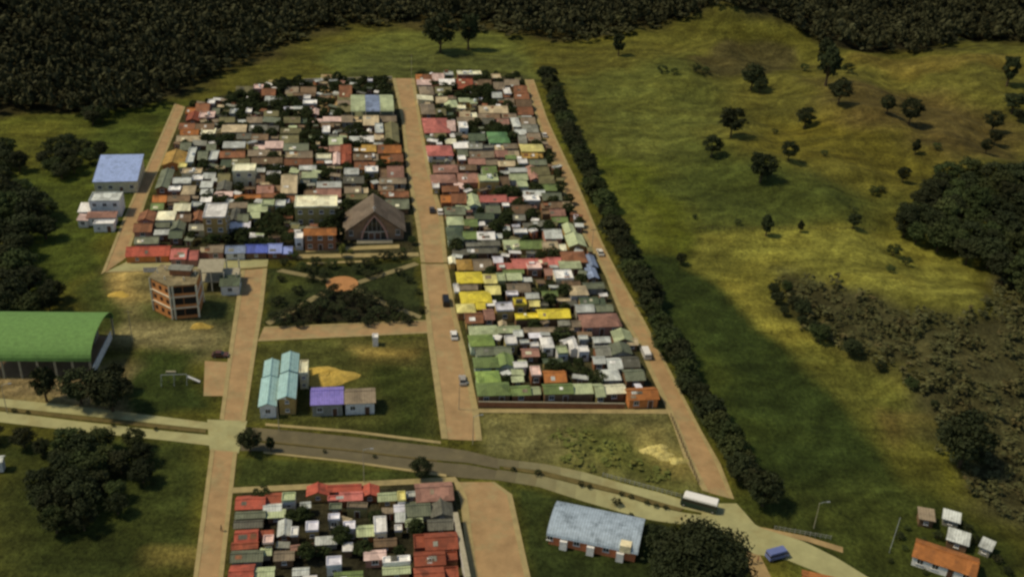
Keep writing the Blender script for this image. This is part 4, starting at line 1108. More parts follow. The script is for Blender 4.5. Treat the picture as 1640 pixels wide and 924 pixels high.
# ---- filler sheds in the back yards
def inside_any(x, y, mar):
    for cx, cy, w, d, r in FOOT:
        dx, dy = x-cx, y-cy; u = dx*math.cos(r)+dy*math.sin(r); v = -dx*math.sin(r)+dy*math.cos(r)
        if abs(u) < w/2+mar and abs(v) < d/2+mar: return True
    return False
def pin(x, y, poly): return pdist(np.array([x]), np.array([y]), poly)[0]
BLK = {'church block': [(300, 174), (430, 140), (512, 132), (625, 130), (666, 400), (222, 404)],
       'eastern block': [(670, 124), (834, 124), (1050, 640), (772, 640), (712, 400)],
       'bottom block': [(384, 796), (728, 776), (738, 930), (366, 930)]}
YARD = []
GREEN = [[(364, 332), (400, 350), (460, 346), (460, 386), (366, 386)], [(529, 196), (598, 198), (598, 218), (530, 218)], [(548, 274), (606, 282), (606, 294), (560, 292)], [(706, 136), (800, 134), (804, 160), (730, 166)],
         [(738, 204), (782, 208), (834, 216), (830, 228), (740, 224)], [(756, 344), (836, 346), (836, 366), (760, 368)], [(860, 472), (915, 474), (915, 492), (866, 492)], [(862, 568), (945, 572), (950, 608), (905, 610), (905, 586), (862, 582)],
         [(486, 798), (600, 798), (592, 826), (500, 822)], [(500, 850), (600, 856), (588, 880), (560, 905), (500, 892)], [(336, 168), (380, 172), (440, 164), (470, 176), (450, 186), (340, 186)], [(440, 130), (478, 130), (478, 178), (436, 170)],
         [(402, 225), (470, 222), (540, 215), (540, 226), (410, 230)], [(278, 366), (322, 366), (322, 392), (276, 390)], [(352, 208), (372, 208), (372, 226), (354, 226)], [(590, 150), (640, 148), (638, 130), (575, 132)]]
def wood_lot(block):
    poly = np.array([P(*p) for p in BLK[block]]); lo, hi = poly.min(0), poly.max(0); st = 2.9
    pal = ['pale grey', 'grey', 'grey-green', 'taupe', 'olive', 'rust brown', 'beige', 'pale green', 'brown', 'white', 'white', 'pale grey', 'dark grey', 'dusty rose', 'lilac white']
    cand = []
    for x in np.arange(lo[0], hi[0], st):
        for y in np.arange(lo[1], hi[1], st):
            X, Y = x+random.uniform(-1, 1), y+random.uniform(-1, 1)
            if pin(X, Y, poly) > 1.5: cand.append((X, Y))
    random.shuffle(cand); zones = [np.array([P(*q) for q in g]) for g in GREEN]
    for X, Y in cand:
        if inside_any(X, Y, .85): continue
        r = random.random()
        if any(pin(X, Y, z) > 0 for z in zones): r = .7 if r < .85 else .2
        if r < .44:
            w = random.uniform(1.7, 4.2); d = random.uniform(1.2, 2.4); h = random.uniform(1.8, 2.4)
            if inside_any(X-w/2*EV[0], Y-w/2*EV[1], .1) or inside_any(X+w/2*EV[0], Y+w/2*EV[1], .1): w = 2.2
            rc = random.choice(pal); root = thing('shed', None, 'shed', (X, Y, 0), GR+random.choice((0, 0, 0, .5, -.4, 1.57))+random.uniform(-.12, .12), 'small sheds in the back yards')
            kd = random.choice(['sx', 'sy', 'gx', 'flat']); add_wall(root, w, d, h, kd, wallmat(random.choice(['grey', 'brown', 'brick', 'olive']))); add_roof(root, w, d, h, kd, rc, .2)
            link('door', door_mesh(.9, 1.7), root, (0, -d/2-.003, 0))
            FOOT.append((X, Y, w, d, GR)); p = unproj(X, Y, h); LOG.append((root, block, p[0], p[1], rc, kd, w*d, 'shed', h))
        elif r < .9: YARD.append((X, Y, block)); FOOT.append((X, Y, 2.2, 2.2, 0))
        else: FOOT.append((X, Y, 2, 2, 0))
def unproj(x, y, z=0):
    v = np.array([x, y, z-H]); d = v@_F; return 820+FPX*(v@_R2)/d, 462-FPX*(v@_U2)/d
for b in BLK: wood_lot(b)

# ---- labels for everything logged: row and place in its row
ROWH = {'church block': 14., 'eastern block': 16., 'bottom block': 22.}
ROW0 = {'church block': 120, 'eastern block': 108, 'bottom block': 764}
def assign(log, kinds, descr):
    rows = {}
    for it in log: rows.setdefault((it[1], int((it[3]-ROW0[it[1]])//ROWH[it[1]])), []).append(it)
    for blk in ROWH:
        ks = sorted(k for k in rows if k[0] == blk)
        for ri, k in enumerate(ks):
            for n, it in enumerate(sorted(rows[k], key=lambda t: t[2])):
                it[0]['label'] = descr(it)+f', {ordw(n+1)} from left in row {ROWN(ri+1)} of {blk}'
def ROWN(n): return 'one two three four five six seven eight nine ten eleven twelve thirteen fourteen fifteen sixteen seventeen eighteen nineteen twenty'.split()[n-1] if n <= 20 else 'twenty-'+'one two three four five six seven eight nine ten eleven twelve thirteen'.split()[n-21] if n < 30 else 'thirty-'+'zero one two three four five six seven eight nine'.split()[n-30]
KD = {'gx': 'gabled', 'gy': 'gabled', 'hip': 'hipped', 'flat': 'flat', 'sx': 'sloping', 'sy': 'sloping'}
def dsc(it):
    size = 'large' if it[6] > 110 else ('small' if it[6] < 30 else '')
    return f"{size} {it[7]} with {it[4]} {KD[it[5]]} roof".strip()
assign(LOG, None, dsc)

# ------------------------------------------------------------------ trees
def crown_arrays(n_cl, leaves, size, seed, sx=1, sz=1, flat=.75, fill=.55):
    r = np.random.default_rng(seed); V = []
    ph = r.uniform(0, TAU, n_cl); ct = r.uniform(-.85, 1, n_cl); rr = r.uniform(fill, .86, n_cl)*np.where(ct < -.3, .8, 1)
    st_ = np.sqrt(1-np.clip(ct, -1, 1)**2); C = np.stack([rr*st_*np.cos(ph), rr*st_*np.sin(ph), rr*ct], 1)
    rc = r.uniform(.2, .4, n_cl); k = leaves//n_cl
    for c, q in zip(C, rc):
        d = r.normal(size=(k, 3)); d /= np.linalg.norm(d, axis=1)[:, None]; d[:, 2] = np.abs(d[:, 2])*.8+d[:, 2]*.2
        V.append(np.concatenate([c+d*q*r.uniform(.5, 1.08, (k, 1))*[1, 1, flat], d], 1))
    V = np.concatenate(V); P_, N_ = V[:, :3], V[:, 3:]; m = len(P_)
    N_ = N_+r.normal(scale=.45, size=(m, 3)); N_ /= np.linalg.norm(N_, axis=1)[:, None]
    t = np.cross(N_, r.normal(size=(m, 3))); t /= np.linalg.norm(t, axis=1)[:, None]; b = np.cross(N_, t)
    s = (size*r.uniform(.6, 1.3, (m, 1)))
    Q = np.stack([P_-t*s, P_-b*s*.6, P_+t*s, P_+b*s*.6], 1)       # (m,4,3) rhombic leaf clumps
    return Q*[sx, sx, sz]
def quads_mesh(name, Q, m_):
    m = len(Q); me = bpy.data.meshes.new(name); me.vertices.add(m*4); me.vertices.foreach_set('co', Q.reshape(-1).astype(np.float32))
    me.loops.add(m*4); me.loops.foreach_set('vertex_index', np.arange(m*4, dtype=np.int32)); me.polygons.add(m); me.polygons.foreach_set('loop_start', np.arange(m, dtype=np.int32)*4)
    me.materials.append(m_); me.update(); me.validate(); return me
def leafmat(name, c, k=1): return mat(name, A(*c, k), .75, .38, .35, 0, 'plain', .12, 0, .28, A(c[0]*1.15, c[1]*.98, c[2]*1.0, k), coords='Object')
LM_D = leafmat('dark foliage', (43, 48, 25)); LM_M = leafmat('mid foliage', (54, 62, 30)); LM_L = leafmat('olive foliage', (96, 98, 44)); LM_F = mat('forest foliage', A(60, 58, 34), .8, .4, .035, 0, 'plain', .08, 0, .1); LM_S = leafmat('scrub foliage', (72, 70, 38))
def tree_meshes(kind, seed):
    def f():
        r = random.Random(seed); mb = MB(); th = {'round': .26, 'tall': .28, 'bush': .12, 'hedge': .25, 'big': .25}[kind]
        mb.tube([(0, 0, -.05), (.01, 0, th*.5), (r.uniform(-.03, .03), r.uniform(-.03, .03), th+.2)], [.035, .026, .014], 7)
        for i in range(5):
            a = r.uniform(0, TAU); z = th*r.uniform(.6, 1.1); mb.tube([(0, 0, z), (.12*math.cos(a), .12*math.sin(a), z+.13), (.25*math.cos(a), .25*math.sin(a), z+.3)], [.016, .011, .005], 5)
        tr = mb.mesh('trunk', M_BARK)
        nc, lv, sz = {'round': (60, 3000, .072), 'tall': (46, 2200, .062), 'bush': (26, 900, .105), 'hedge': (50, 2400, .08), 'big': (170, 20000, .042)}[kind]
        sx, szz, cz = {'round': (.46, .44, .54), 'tall': (.26, .47, .52), 'bush': (.55, .45, .42), 'hedge': (.44, .46, .5), 'big': (.5, .44, .52)}[kind]
        Q = crown_arrays(nc, lv, sz/ sx*.5, seed, 1, 1)
        Q = Q*[sx, sx, szz]+[0, 0, cz]
        return tr, {m.name: quads_mesh('crown', Q, m) for m in (LM_D, LM_M, LM_L)}
    return shared((kind, seed), f)
TLOG = {}; ALLT = []
def tree(px, py, h, kind='round', wid=1.0, leaf=None, label=None, name='tree', region=None, xy=None, cat='tree', group=None):
    if xy is None: g = G(px, py)
    else: g = np.array([xy[0], xy[1], float(hgt(xy[0], xy[1]))])
    tr, cr = tree_meshes(kind, random.randrange(4) if kind != 'big' else 9)
    leaf = leaf or LM_D; root = thing(name, label, cat, g, random.uniform(0, TAU), group); root.scale = (h*wid, h*wid, h)
    link('trunk', tr, root); link('crown', cr[leaf.name], root)
    ALLT.append((root, h*wid*h/float(np.linalg.norm(g-np.array([0, 0, H])))**2, region, leaf.name, cr[leaf.name]))
    if region: TLOG.setdefault(region, []).append((root, px if px is not None else unproj(*g)[0], py if px is not None else unproj(*g)[1], h, kind, leaf.name))
    return root
def tpx(cx, by, r, kind='round', **k):        # crown radius r and foot by, in photo pixels
    s = ppm(cx, by); wf = {'round': .44, 'tall': .24, 'bush': .55, 'hedge': .42, 'big': .5}[kind]
    return tree(cx, by, r/s/wf/k.get('wid', 1), kind, **k)
RL = []
def row_labels(region, fmt, key=lambda t: t[2], rev=False): RL.append((region, fmt, key, rev))
def do_row_labels(region, fmt, key, rev):
    L_ = sorted(TLOG.get(region, []), key=key, reverse=rev)
    for i, t in enumerate(L_): t[0]['label'] = fmt.format(n=ordw(i+1), leaf={'dark foliage': 'dark', 'mid foliage': 'green', 'olive foliage': 'olive'}[t[5]])
# hedge row
hp = resamp(np.array([P(*p) for p in [(869, 130), (906, 222), (941, 302), (984, 402), (1038, 520), (1098, 632), (1158, 738), (1212, 812)]]), 66)
for i, p in enumerate(hp):
    for k in (0,):
        off = random.uniform(.2, 2.4); t = i/65
        tree(None, None, random.uniform(5.4, 7.6)*(1.05+.12*math.sin(i*.9)), 'hedge', random.uniform(1.05, 1.4), LM_D if random.random() < .75 else LM_M, region='hedge', xy=(p[0]+off, p[1]+random.uniform(-1, 1)), group='trees of the row along the east street')
row_labels('hedge', '{leaf} leafy tree, {n} from top in the tree row along the east street')
# pasture trees: x, foot y, crown radius px, kind
for x, y, r, kd in ((1203, 145, 19, 'round'), (1216, 150, 12, 'round'), (1322, 138, 15, 'tall'), (1316, 112, 12, 'tall'), (1170, 220, 21, 'round'), (1139, 252, 16, 'round'), (1217, 292, 22, 'round'), (1288, 206, 15, 'round'), (1262, 258, 14, 'round'),
                    (1342, 168, 17, 'round'), (1420, 182, 12, 'round'), (1455, 200, 18, 'round'), (1445, 292, 11, 'round'), (1588, 212, 15, 'round'), (1592, 232, 11, 'round'), (1578, 246, 10, 'round'), (1620, 182, 15, 'round'), (1612, 138, 11, 'tall'), (1630, 195, 9, 'round'),
                    (1226, 378, 9, 'tall'), (1366, 366, 11, 'round'), (1281, 372, 5, 'tall'), (1090, 424, 9, 'round'), (1180, 360, 7, 'bush'), (1368, 340, 6, 'bush'), (1465, 248, 6, 'tall'),
                    (990, 90, 9, 'tall'), (1060, 118, 9, 'bush'), (1080, 120, 7, 'bush'), (1115, 116, 9, 'bush'), (1130, 118, 7, 'bush'), (1358, 118, 10, 'bush'), (1288, 114, 8, 'bush'), (1398, 312, 9, 'bush'), (1410, 308, 7, 'bush'), (1350, 135, 7, 'bush'),
                    (1112, 350, 5, 'bush'), (1320, 250, 6, 'bush'), (1240, 215, 6, 'bush'), (1500, 240, 7, 'bush'), (1430, 410, 13, 'bush'), (1450, 425, 10, 'bush'), (1425, 436, 8, 'bush')):
    tpx(x, y, r, kd, leaf=LM_D if kd != 'bush' else LM_M, region='pasture', group='trees scattered over the pasture')
row_labels('pasture', '{leaf} lone pasture tree east of the town, {n} when counted from the top')
tpx(1535, 748, 44, 'round', label='big dark round tree at the edge of the scrub, lower right'); tpx(705, 84, 28, 'round', leaf=LM_D, label='broad dark tree on the bright meadow above the main street')
tpx(750, 80, 15, 'tall', leaf=LM_D, label='narrow dark tree right of the broad one above the main street'); tpx(455, 152, 13, 'round', label='dark tree standing over the top row of the church block')
tpx(447, 170, 8, 'bush', leaf=LM_L, label='lime green bush below the dark tree in the top row'); tpx(401, 724, 20, 'round', label='round dark tree on the avenue corner by the south-west street')
tpx(434, 722, 7, 'tall', label='slim dark shrub just right of the avenue corner tree'); tpx(675, 766, 19, 'round', wid=1.1, label='dark tree on the verge where the avenue meets the main street')
tpx(1112, 966, 78, 'big', label='huge dark tree at the bottom edge beside the avenue'); tpx(1052, 885, 24, 'round', label='smaller dark tree touching the left side of the huge tree')
tpx(1040, 855, 12, 'bush', label='dark bush above the right end of the silver-roofed hall')
tpx(545, 392, 9, 'tall', leaf=LM_D, label='tall dark tree squeezed between the church and the cream house'); tpx(545, 368, 9, 'tall', label='second dark tree behind the tall one beside the church')
tpx(660, 392, 7, 'round', leaf=LM_M, label='green tree at the right corner of the church'); tpx(645, 404, 6, 'bush', leaf=LM_M, label='low green bush right of the church steps')
tpx(562, 406, 5, 'bush', leaf=LM_L, label='olive bush left of the church steps'); tpx(548, 412, 6, 'tall', leaf=LM_L, label='thin olive tree at the top of the plaza')
for x, y, r in ((1440, 862, 8), (1452, 848, 6), (1448, 880, 6), (1500, 862, 9), (1550, 850, 8), (1560, 868, 9), (1596, 900, 9), (1540, 842, 6), (1478, 868, 6), (1612, 918, 9), (1425, 900, 5), (1480, 918, 6)):
    tpx(x, y, r, 'bush', leaf=LM_M if r < 8 else LM_D, region='farm', group='bushes round the farm yard', cat='bush', name='bush')
row_labels('farm', '{leaf} bush beside the orange-roofed farmhouse, {n} from the left', key=lambda t: t[1])
# avenue median shrubs
for x, y, r in ((23, 657, 5), (45, 659, 4), (822, 751, 5), (862, 758, 7), (930, 775, 6), (944, 779, 5), (987, 806, 9), (995, 790, 5), (1010, 795, 5), (1035, 804, 5), (1050, 809, 5), (1066, 812, 5), (600, 730, 4), (520, 722, 4), (182, 680, 4), (250, 686, 4), (1010, 826, 6)):
    tpx(x, y+3, r, 'bush', region='median', group='shrubs along the avenue', cat='shrub', name='shrub')
row_labels('median', '{leaf} shrub planted in the avenue median strip, {n} from left', key=lambda t: t[1])
# plaza
for x, y, r in ((455, 520, 13), (470, 508, 11), (482, 496, 12), (500, 512, 13), (512, 496, 12), (520, 482, 12), (536, 472, 11), (540, 500, 12), (556, 486, 13), (562, 512, 11), (575, 476, 13), (585, 496, 14), (600, 484, 12), (606, 510, 13), (590, 520, 10), (632, 500, 12), (640, 514, 10), (622, 516, 8), (656, 518, 8),
                (446, 488, 9), (440, 512, 8), (500, 438, 9), (484, 432, 8), (520, 442, 8), (530, 428, 9), (505, 424, 8), (574, 436, 9), (588, 428, 9), (600, 420, 7), (560, 424, 6), (618, 416, 9), (632, 416, 8), (470, 414, 8), (516, 452, 8), (498, 450, 7), (590, 444, 8), (606, 440, 7), (640, 440, 7), (450, 450, 6), (655, 452, 6), (478, 470, 8), (626, 488, 9), (455, 424, 7), (645, 414, 7), (676, 500, 6), (670, 470, 5), (480, 524, 8), (525, 514, 9)):
    tpx(x, y, r*1.35, 'bush', leaf=LM_D if random.random() < .85 else LM_M, region='plaza', wid=1.25, group='trees planted in the plaza')
row_labels('plaza', '{leaf} tree in the plaza garden, {n} when counted from its top edge')
# clumps
def clump(region, pts, fmt, r0, r1, seed, group, mind=4.0, leaf=LM_D, n=400, kinds=('round',), stretch=1):
    rr = random.Random(seed); poly = wpoly(pts); lo, hi = poly.min(0), poly.max(0); got = []
    for _ in range(n):
        x, y = rr.uniform(lo[0], hi[0]), rr.uniform(lo[1], hi[1])
        if pin(x, y, poly) > 0 and all((x-a)**2+(y-b)**2 > mind**2 for a, b in got) and not inside_any(x, y, 1): got.append((x, y))
    for x, y in got:
        tree(None, None, rr.uniform(r0, r1), rr.choice(kinds), rr.uniform(1, 1.3), leaf if rr.random() < .7 else LM_M, region=region, xy=(x, y), group=group)
    row_labels(region, fmt)
clump('leftwood', [(-30, 318), (52, 312), (84, 350), (70, 400), (44, 440), (96, 484), (120, 505), (60, 512), (-30, 520)], '{leaf} tree of the wood on the left edge above the green hall, {n} from top', 6.5, 10, 3, 'trees of the wood on the left edge', 4.8)
clump('leftclump', [(72, 268), (95, 244), (128, 242), (150, 262), (130, 286), (98, 288)], '{leaf} tree of the clump above the blue-roofed farmhouse, {n} from top', 5.5, 7.5, 4, 'trees clumped above the blue-roofed house', 5)
tpx(162, 252, 13, 'round', label='single dark tree right of the clump above the pale blue roof')
clump('leftdot', [(-20, 270), (12, 248), (35, 275), (10, 300)], '{leaf} tree at the far left edge below the meadow, {n} from top', 6, 8, 5, 'trees at the left edge', 5)
clump('bottomleft', [(60, 790), (110, 726), (190, 716), (262, 728), (262, 750), (215, 790), (215, 820), (150, 862), (95, 862), (66, 850)], '{leaf} tree of the thicket below the avenue on the left, {n} from top', 5, 8.5, 6, 'trees of the thicket below the avenue', 4.2)
clump('bottomleft_low', [(-20, 700), (60, 708), (70, 730), (-20, 722)], '{leaf} tree on the left edge just below the avenue, {n} from top', 4, 5.5, 8, 'trees on the left verge', 5)
clump('hallfront', [(72, 640), (110, 634), (190, 628), (200, 650), (180, 660), (76, 656)], '{leaf} tree in front of the green-roofed hall, {n} from top', 8, 12, 9, 'trees in front of the sports hall', 4.6, kinds=('tall', 'tall', 'round'))
clump('rightwood', [(1432, 372), (1470, 330), (1510, 290), (1560, 285), (1680, 300), (1700, 540), (1640, 500), (1580, 440), (1520, 415), (1470, 400)], '{leaf} tree of the dark wood right of the pasture, {n} from top', 7, 11, 10, 'trees of the dark wood on the right', 4.8, n=900)
clump('scrubedge', [(1232, 470), (1250, 452), (1275, 480), (1290, 520), (1330, 545), (1310, 552), (1255, 510)], '{leaf} bushy tree at the left tip of the scrub, {n} from top', 3, 6, 11, 'trees on the edge of the scrub', 4.2)
clump('scrubline', [(1340, 560), (1400, 576), (1460, 612), (1500, 650), (1492, 656), (1440, 615), (1390, 590)], '{leaf} bushy tree on the curving scrub edge, {n} from top', 2.2, 5.2, 12, 'trees on the edge of the scrub', 5.5)
clump('cornerwood', [(135, 196), (150, 190), (170, 196), (150, 203)], '{leaf} tree at the foot of the forest above the farmhouse, {n} from top', 6, 8, 13, 'trees at the forest foot', 4)
# back yard trees
for X, Y, b in YARD:
    tree(None, None, random.uniform(2.8, 5.2), random.choice(['round', 'bush', 'round', 'hedge']), random.uniform(.9, 1.3), random.choice([LM_D, LM_D, LM_M, LM_M, LM_L]), region=b, xy=(X, Y), group='garden trees between the houses')
for b in BLK:
    row_labels(b, '{leaf} garden tree between the houses of the '+b+', {n} from its top')
# past 290 trees the smallest in the picture become one mass
surplus = sorted([t for t in ALLT if t[2] in BLK], key=lambda t: t[1])[:max(0, len(ALLT)-290)]
if surplus:
    qs = []; dead = {t[0].name for t in surplus}
    for root, _, rg, ln, me in surplus:
        a = np.empty(len(me.vertices)*3, np.float32); me.vertices.foreach_get('co', a); a = a.reshape(-1, 3)
        c, s_ = math.cos(root.rotation_euler.z), math.sin(root.rotation_euler.z); sc = np.array(root.scale); a = a*sc
        a = np.stack([a[:, 0]*c-a[:, 1]*s_, a[:, 0]*s_+a[:, 1]*c, a[:, 2]], 1)+np.array(root.location); qs.append(a)
    for k in TLOG: TLOG[k] = [t for t in TLOG[k] if t[0].name not in dead]
    for root, *_ in surplus:
        for ch in list(root.children): bpy.data.objects.remove(ch)
        bpy.data.objects.remove(root)
    tag(link('garden_greenery', quads_mesh('garden_greenery', np.concatenate(qs).reshape(-1, 4, 3), LM_M)), 'small garden trees and bushes filling the back yards of the town', 'greenery', None, 'stuff')
for a_ in RL: do_row_labels(*a_)
# forest and scrub: masses
def mass(name, label, pts, n, h0, h1, m_, seed, cat='forest', dens=None, lv=110, extra=0, cap=None):
    r = np.random.default_rng(seed); poly = pts if isinstance(pts, np.ndarray) else wpoly(pts)
    lo, hi = poly.min(0), poly.max(0); lo = np.maximum(lo, [-420, 100]); hi = np.minimum(hi, [480, cap or 880])
    sp = n; xs = np.arange(lo[0], hi[0], sp); ys = np.arange(lo[1], hi[1], sp*.92)
    X, Y = np.meshgrid(xs, ys); X = (X+(np.arange(len(ys)) % 2)[:, None]*sp/2).ravel()+r.uniform(-.35, .35, X.size)*sp; Y = Y.ravel()+r.uniform(-.35, .35, Y.size)*sp
    d = pdist(X, Y, poly); k = d > -extra
    v = np.stack([X, Y, hgt(X, Y)-H], 1); dep = v@_F; u = 820+FPX*(v@_R2)/dep; w = 462-FPX*(v@_U2)/dep
    k &= (u > -90) & (u < 1730) & (w > -130) & (w < 1010)
    if dens is not None: k &= r.random(X.size) < dens
    X, Y = X[k], Y[k]; Z = hgt(X, Y)
    T = [crown_arrays(9, lv, .27, seed*10+i, flat=.9) for i in range(6)]; out = []
    for x, y, z in zip(X, Y, Z):
        q = T[r.integers(6)]; a = r.uniform(0, TAU); h = r.uniform(h0, h1); c, s = math.cos(a), math.sin(a); rad = sp*r.uniform(.42, 1.0)
        R_ = np.array([[c, s, 0], [-s, c, 0], [0, 0, 1]]); out.append((q@R_)*[rad, rad, h*.5]+[x, y, z+h*.48])
    me = quads_mesh(name, np.concatenate(out).reshape(-1, 4, 3), m_)
    print(name, len(X)); return tag(link(name, me), label, cat, None, 'stuff')
mass('forest', 'dense dark forest covering the slopes behind the town', FOREST_POLY, 5.0, 5, 12, LM_F, 21, lv=99)
mass('forest', 'brownish thin woodland fringe at the foot of the forest', [(395, 110), (450, 72), (560, 44), (680, 38), (840, 66), (900, 74), (1060, 52), (1060, 40), (860, 46), (660, 20), (520, 30), (420, 70)], 6, 3, 7, LM_S, 23, lv=90, dens=.5)
mass('scrub', 'brown and olive scrub covering the lower right slope', [(1240, 450), (1330, 452), (1450, 495), (1520, 520), (1570, 500), (1610, 450), (1690, 460), (1690, 890), (1560, 800), (1510, 740), (1500, 690), (1440, 600), (1300, 540)], 3.3, .8, 4.0, LM_S, 25, 'scrub', lv=60, dens=.7)
mass('weeds', 'rough weeds and low bushes in the vacant lots', [(880, 700), (1000, 690), (1110, 780), (960, 758), (880, 735)], 3.4, .5, 1.1, LM_L, 27, 'weeds', lv=40, dens=.35)

# ------------------------------------------------------------------ vehicles
def wheel_mesh(r, w):
    def f():
        mb = MB(); n = 14; c = [(r*math.cos(TAU*i/n), r*math.sin(TAU*i/n)) for i in range(n)]
        for s, k in ((-w/2, 1), (w/2, -1)):
            q = [(x, s, z) for x, z in c]; mb.poly(q[::k]); mb.poly([(x*.55, s*1.06, z*.55) for x, z in c][::k], 1)
        for i in range(n):
            j = (i+1) % n; mb.poly([(c[i][0], w/2, c[i][1]), (c[j][0], w/2, c[j][1]), (c[j][0], -w/2, c[j][1]), (c[i][0], -w/2, c[i][1])])
        return mb.mesh('wheel', [M_TYRE, M_METAL])
    return shared(('wheel', r, w), f)
def vehicle(label, px, py, ang, col, kind='car', name='parked_car', cat='car'):
    L_, W, Hh, r = {'car': (4.1, 1.75, 1.45, .32), 'van': (4.7, 1.85, 2.0, .34), 'bus': (7.8, 2.3, 2.7, .44)}[kind]
    g = P(px, py); root = thing(name, label, cat, (g[0], g[1], .055), ang); pm = mat('paint '+str(col), A(*col), .3, .06, 2, spec=.5)
    def prof(pts, w0, w1, m, nm, z0=None):
        mb = MB(); a = [(x, -(w0 if z < (z0 or 9) else w1)/2, z) for x, z in pts]; b = [(x, -y, z) for x, y, z in a]
        mb.poly(a); mb.poly(b[::-1]); n = len(pts)
        for i in range(n): j = (i+1) % n; mb.poly([a[j], a[i], b[i], b[j]])
        return mb.build(nm, m, root)
    h = L_/2
    if kind == 'car':
        prof([(-h, .3), (h, .3), (h+.05, .62), (h-.15, .82), (-h+.1, .92), (-h-.02, .6)], W, W, pm, 'body')
        prof([(-h+.35, .925), (h-1.1, .85), (h-1.75, Hh-.06), (-h+.95, Hh-.06)], W-.12, W-.4, M_GLASS, 'windows', 1.2)
        prof([(-h+.92, Hh-.055), (h-1.72, Hh-.055), (h-1.85, Hh), (-h+1.05, Hh)], W-.38, W-.46, pm, 'roof', 1.42)
    else:
        prof([(-h, .35), (h, .35), (h, 1.1 if kind == 'van' else 1.3), (h-.1, 1.2 if kind == 'van' else 1.4), (-h, 1.2 if kind == 'van' else 1.4)], W, W, pm if kind == 'van' else mat('dark green paint', A(44, 56, 42), .35, .1, 2), 'body')
        z0 = 1.205 if kind == 'van' else 1.405
        prof([(-h+.02, z0), (h-.12, z0), (h-.45, Hh-.4), (-h+.05, Hh-.4)], W-.06, W-.12, M_GLASS, 'windows')
        prof([(-h, Hh-.395), (h-.42, Hh-.395), (h-.7, Hh), (-h+.15, Hh)], W-.02, W-.2, pm, 'roof', Hh-.1)
    for sx in (-1, 1):
        for sy in (-1, 1): link('wheel', wheel_mesh(r, .2), root, (sx*(h-.8), sy*(W/2-.08), r))
        mb = MB(); mb.box(h-.0, h+.06, sx*(W/2-.35)-.14, sx*(W/2-.35)+.14, .58, .75); mb.build('headlight', M_FRAME, root)
    return root
NS = GR+math.pi/2
aA = P(1060, 797); aB = P(1140, 818); AV = math.atan2(*(aB-aA)[::-1])
vehicle('white-roofed bus with dark green lower sides at the avenue junction', 1119, 812, AV+math.pi, (226, 222, 200), 'bus', 'bus', 'bus')
CARS = [('dark red-brown car parked above the small brick forecourt', 353, 571, .1, (84, 52, 40), 'car'), ('dark car with pale roof on the main street beside the church', 692, 339, NS, (60, 50, 42), 'car'), ('white car parked by the kerb opposite the church', 705, 342, NS, (214, 206, 180), 'car'),
        ('black van on the main street beside the yellow-roofed houses', 714, 486, NS, (26, 24, 22), 'van'), ('white car at the kerb beside the lime green roofs', 727, 540, NS, (220, 214, 190), 'car'),
        ('silver car at the kerb beside the lower green roofs', 741, 612, NS, (150, 140, 120), 'car'), ('small white car on the upper part of the east street', 872, 219, NS, (222, 212, 180), 'car'),
        ('white car where the east street passes the blue-grey roofs', 961, 407, NS, (206, 196, 168), 'car'), ('white van on the east street beside the grey roofs', 1034, 570, NS, (222, 216, 194), 'van'),
        ('small pale blue van by the dirt turning at the bottom', 1244, 892, .4, (96, 104, 134), 'van')]
for l, x, y, a, c, k in CARS: vehicle(l, x, y, a, c, k, 'parked_car' if k == 'car' else 'parked_van', k)

# ------------------------------------------------------------------ street furniture, walls, fences
def pole(px, py, h, label, lamp=True):
    g = G(px, py); root = thing('street_lamp' if lamp else 'utility_pole', label, 'street lamp' if lamp else 'utility pole', g, random.uniform(-.2, .2)+GR)
    mb = MB(); mb.tube([(0, 0, -.2), (0, 0, h)], [.1, .06], 7); mb.build('pole', M_CONC, root)
    if lamp:
        mb = MB(); mb.tube([(0, 0, h-.3), (.7, 0, h+.1), (1.6, 0, h+.15)], .05, 5); mb.build('arm', M_METAL, root)
        mb = MB(); mb.box(1.5, 2.2, -.15, .15, h+.05, h+.2); mb.build('lamp_head', M_METAL, root)
    else:
        mb = MB(); mb.box(-1, 1, -.06, .06, h-.6, h-.45); mb.build('crossarm', M_BARK, root)
LAMPS = [(659, 127, 11, 'tall pale pole standing at the top end of the main street', False), (583, 772, 9, 'pale lamp post on the grass above the red U-shaped roof', True), (447, 690, 9, 'lamp post on the verge below the turquoise-roofed building', True),
        (212, 545, 9, 'thin pole on the sandy lot right of the green hall', False), (232, 668, 8, 'lamp post on the verge left of the dark lawn', True), (1303, 846, 7, 'lamp post on the grass above the avenue bend', True),
        (172, 676, 8, 'lamp post in front of the green hall on the avenue', True), (12, 662, 8, 'lamp post on the avenue at the left edge', True), (757, 712, 8, 'lamp post where the main street meets the avenue', True),
        (1000, 770, 7, 'lamp post at the railing above the avenue', True), (735, 656, 7.5, 'lamp post on the main street beside the lowest green roofs', True), (948, 398, 7, 'utility pole on the east street kerb', False), (664, 410, 7, 'lamp post at the upper right plaza corner', True), (424, 528, 7, 'lamp post at the lower left plaza corner', True)]
for i, (x, y, h, l, lp) in enumerate(LAMPS):
    if i not in (4, 6, 9, 12, 13): pole(x, y, h, l, lp)
def wall_line(name, label, a, b, h, th, m, cat='wall', top=True):
    p, q = P(*a), P(*b); ang = math.atan2(*(q-p)[::-1]); L_ = np.linalg.norm(q-p); c = (p+q)/2
    root = thing(name, label, cat, (c[0], c[1], float(hgt(*c))), ang)
    mb = MB(); mb.box(-L_/2, L_/2, -th/2, th/2, -.2, h); mb.build('panel', m, root)
    if top: mb = MB(); mb.box(-L_/2-.03, L_/2+.03, -th/2-.06, th/2+.06, h+.002, h+.12); mb.build('coping', M_CONC, root)
wall_line('boundary_wall', 'long bright white wall along the right side of the bottom block', (729, 836), (749, 940), 2.6, .9, wallmat('white'))
